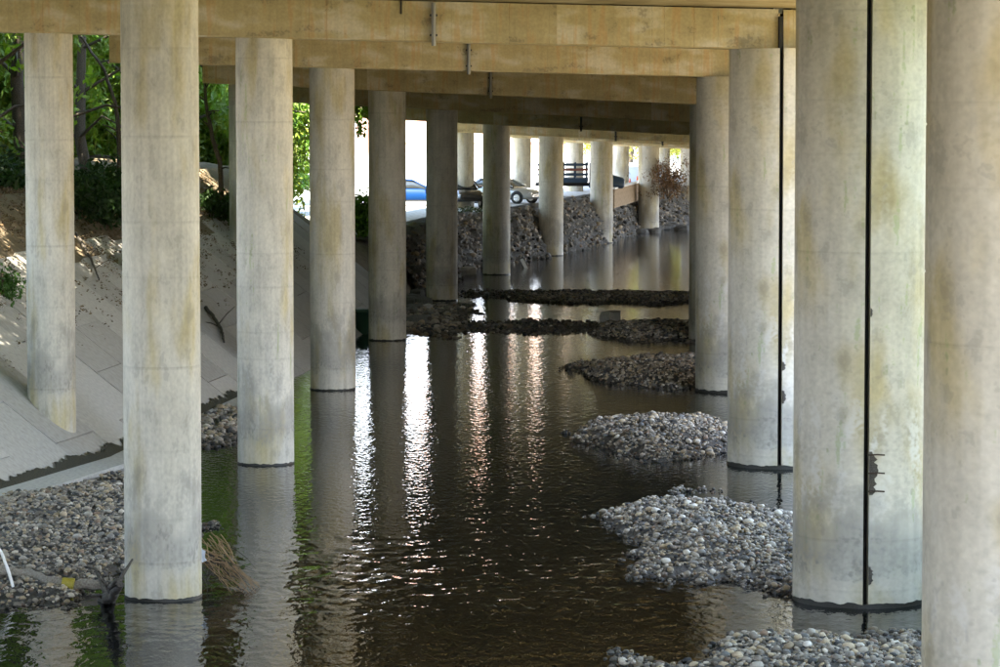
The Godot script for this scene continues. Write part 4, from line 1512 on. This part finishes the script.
	for c in [[0.36, 0.33, 0.28], [0.22, 0.21, 0.19], [0.42, 0.34, 0.23], [0.58, 0.54, 0.47], [0.14, 0.14, 0.135]]:
		M.single_stones.append(tri_mat(lin(c[0] * 0.7, c[1] * 0.7, c[2] * 0.7), lin(c[0], c[1], c[2]), lin(c[0] * 1.2, c[1] * 1.2, c[2] * 1.2), 0.04, 3.0, 26, 0.8))
	M.stones = []
	for i in 5:
		M.stones.append(stone_mesh(i + 1))
	M.leaf_a = leaf_mesh(7, 0.15, 0.26, 4)
	M.leaf_b = leaf_mesh(8, 0.12, 0.22, 8)
	M.litter_mesh = leaf_mesh(4, 0.05, 0.10, 15)

func _ready() -> void:
	# camera
	var cam := Camera3D.new()
	cam.name = "camera"
	cam.fov = rad_to_deg(2.0 * atan(333.5 / F))
	cam.near = 0.5
	cam.far = 3000.0
	add_child(cam)
	cam.position = Vector3(0, CAM_H, 0)
	cam.rotation.x = -pitch
	cam.current = true
	# sky, exposure
	var env := Environment.new()
	env.background_mode = Environment.BG_SKY
	var sm := ProceduralSkyMaterial.new()
	sm.sky_top_color = Color(0.60, 0.70, 0.84)
	sm.sky_horizon_color = Color(0.90, 0.905, 0.91)
	sm.sky_curve = 0.15
	sm.ground_bottom_color = Color(0.3, 0.27, 0.2)
	sm.ground_horizon_color = Color(0.6, 0.6, 0.58)
	var sky := Sky.new()
	sky.sky_material = sm
	env.sky = sky
	env.tonemap_mode = Environment.TONE_MAPPER_LINEAR
	env.tonemap_exposure = 13.8
	env.sdfgi_enabled = true
	env.ssao_enabled = true
	env.ssil_enabled = true
	var we := WorldEnvironment.new()
	we.name = "environment"
	we.environment = env
	add_child(we)
	# sun: from the left, a little behind the camera
	var sun := DirectionalLight3D.new()
	sun.name = "sun"
	sun.light_energy = 1.3
	sun.light_color = Color(1.0, 0.95, 0.86)
	sun.light_angular_distance = 0.5
	sun.shadow_enabled = true
	add_child(sun)
	sun.look_at_from_position(Vector3(-0.04, 0.86, 0.50) * 100.0, Vector3.ZERO)

	noise.seed = 3
	noise.frequency = 1.0
	noise.fractal_octaves = 3
	rng.seed = 11
	build_materials()
	build_ground()
	build_water()
	lay_out_rows()
	build_viaduct()
	build_bank()
	build_rubble_bank()
	build_plants()
	build_litter()
	gravel_bar("pebble bar at the foot of the thick split column cut by the picture's edge", 36.8, 3.75, 1.95, 3.5, 0.24, 0.115, 190.0, 60, 1)
	gravel_bar("large pale pebble bar left of the split column with exposed reinforcement", 49.2, 3.2, 1.45, 4.8, 0.36, 0.105, 230.0, 80, 2)
	gravel_bar("rounded pebble bar beside the lime-washed split column", 63.5, 3.1, 1.65, 3.2, 0.42, 0.11, 200.0, 60, 3)
	gravel_bar("dark pebble bar beside the third split column", 78.8, 3.9, 1.9, 4.1, 0.36, 0.12, 150.0, 0, 4, 0.0, 1.0)
	gravel_bar("dark pebble bar with a concrete chunk at its tip", 92.5, 4.4, 2.0, 3.6, 0.28, 0.13, 120.0, 0, 5, 0.0, 1.0)
	gravel_bar("thin dark strip of gravel before the still far water", 108.0, 4.4, 3.6, 2.6, 0.2, 0.14, 90.0, 0, 6, 0.0, 1.0)
	gravel_bar("low dark rubble flat between the third and fourth stream columns", 98.0, -2.3, 1.3, 6.5, 0.14, 0.2, 60.0, 0, 7, 0.0, 1.0)
	gravel_bar("barely emerging stones of the dark riffle across midstream", 94.5, 0.6, 2.7, 2.2, 0.03, 0.16, 26.0, 0, 8, 0.0, 1.0)
	gravel_bar("barely emerging stones of the upper riffle", 110.0, 1.2, 2.0, 2.4, 0.03, 0.16, 24.0, 0, 9, 0.0, 1.0)
	gravel_bar("grey pebble bank under the sloped slabs, holding the driftwood log", 49.5, -6.9, 2.1, 6.2, 0.28, 0.10, 220.0, 60, 10, 0.0, 1.0)
	gravel_bar("mossy stones at the foot of the slabs beside the first column behind the driftwood", 66.5, -5.5, 0.75, 3.2, 0.12, 0.18, 60.0, 0, 11, -0.05, 1.0)
	build_debris()
	build_fittings()
	build_far()
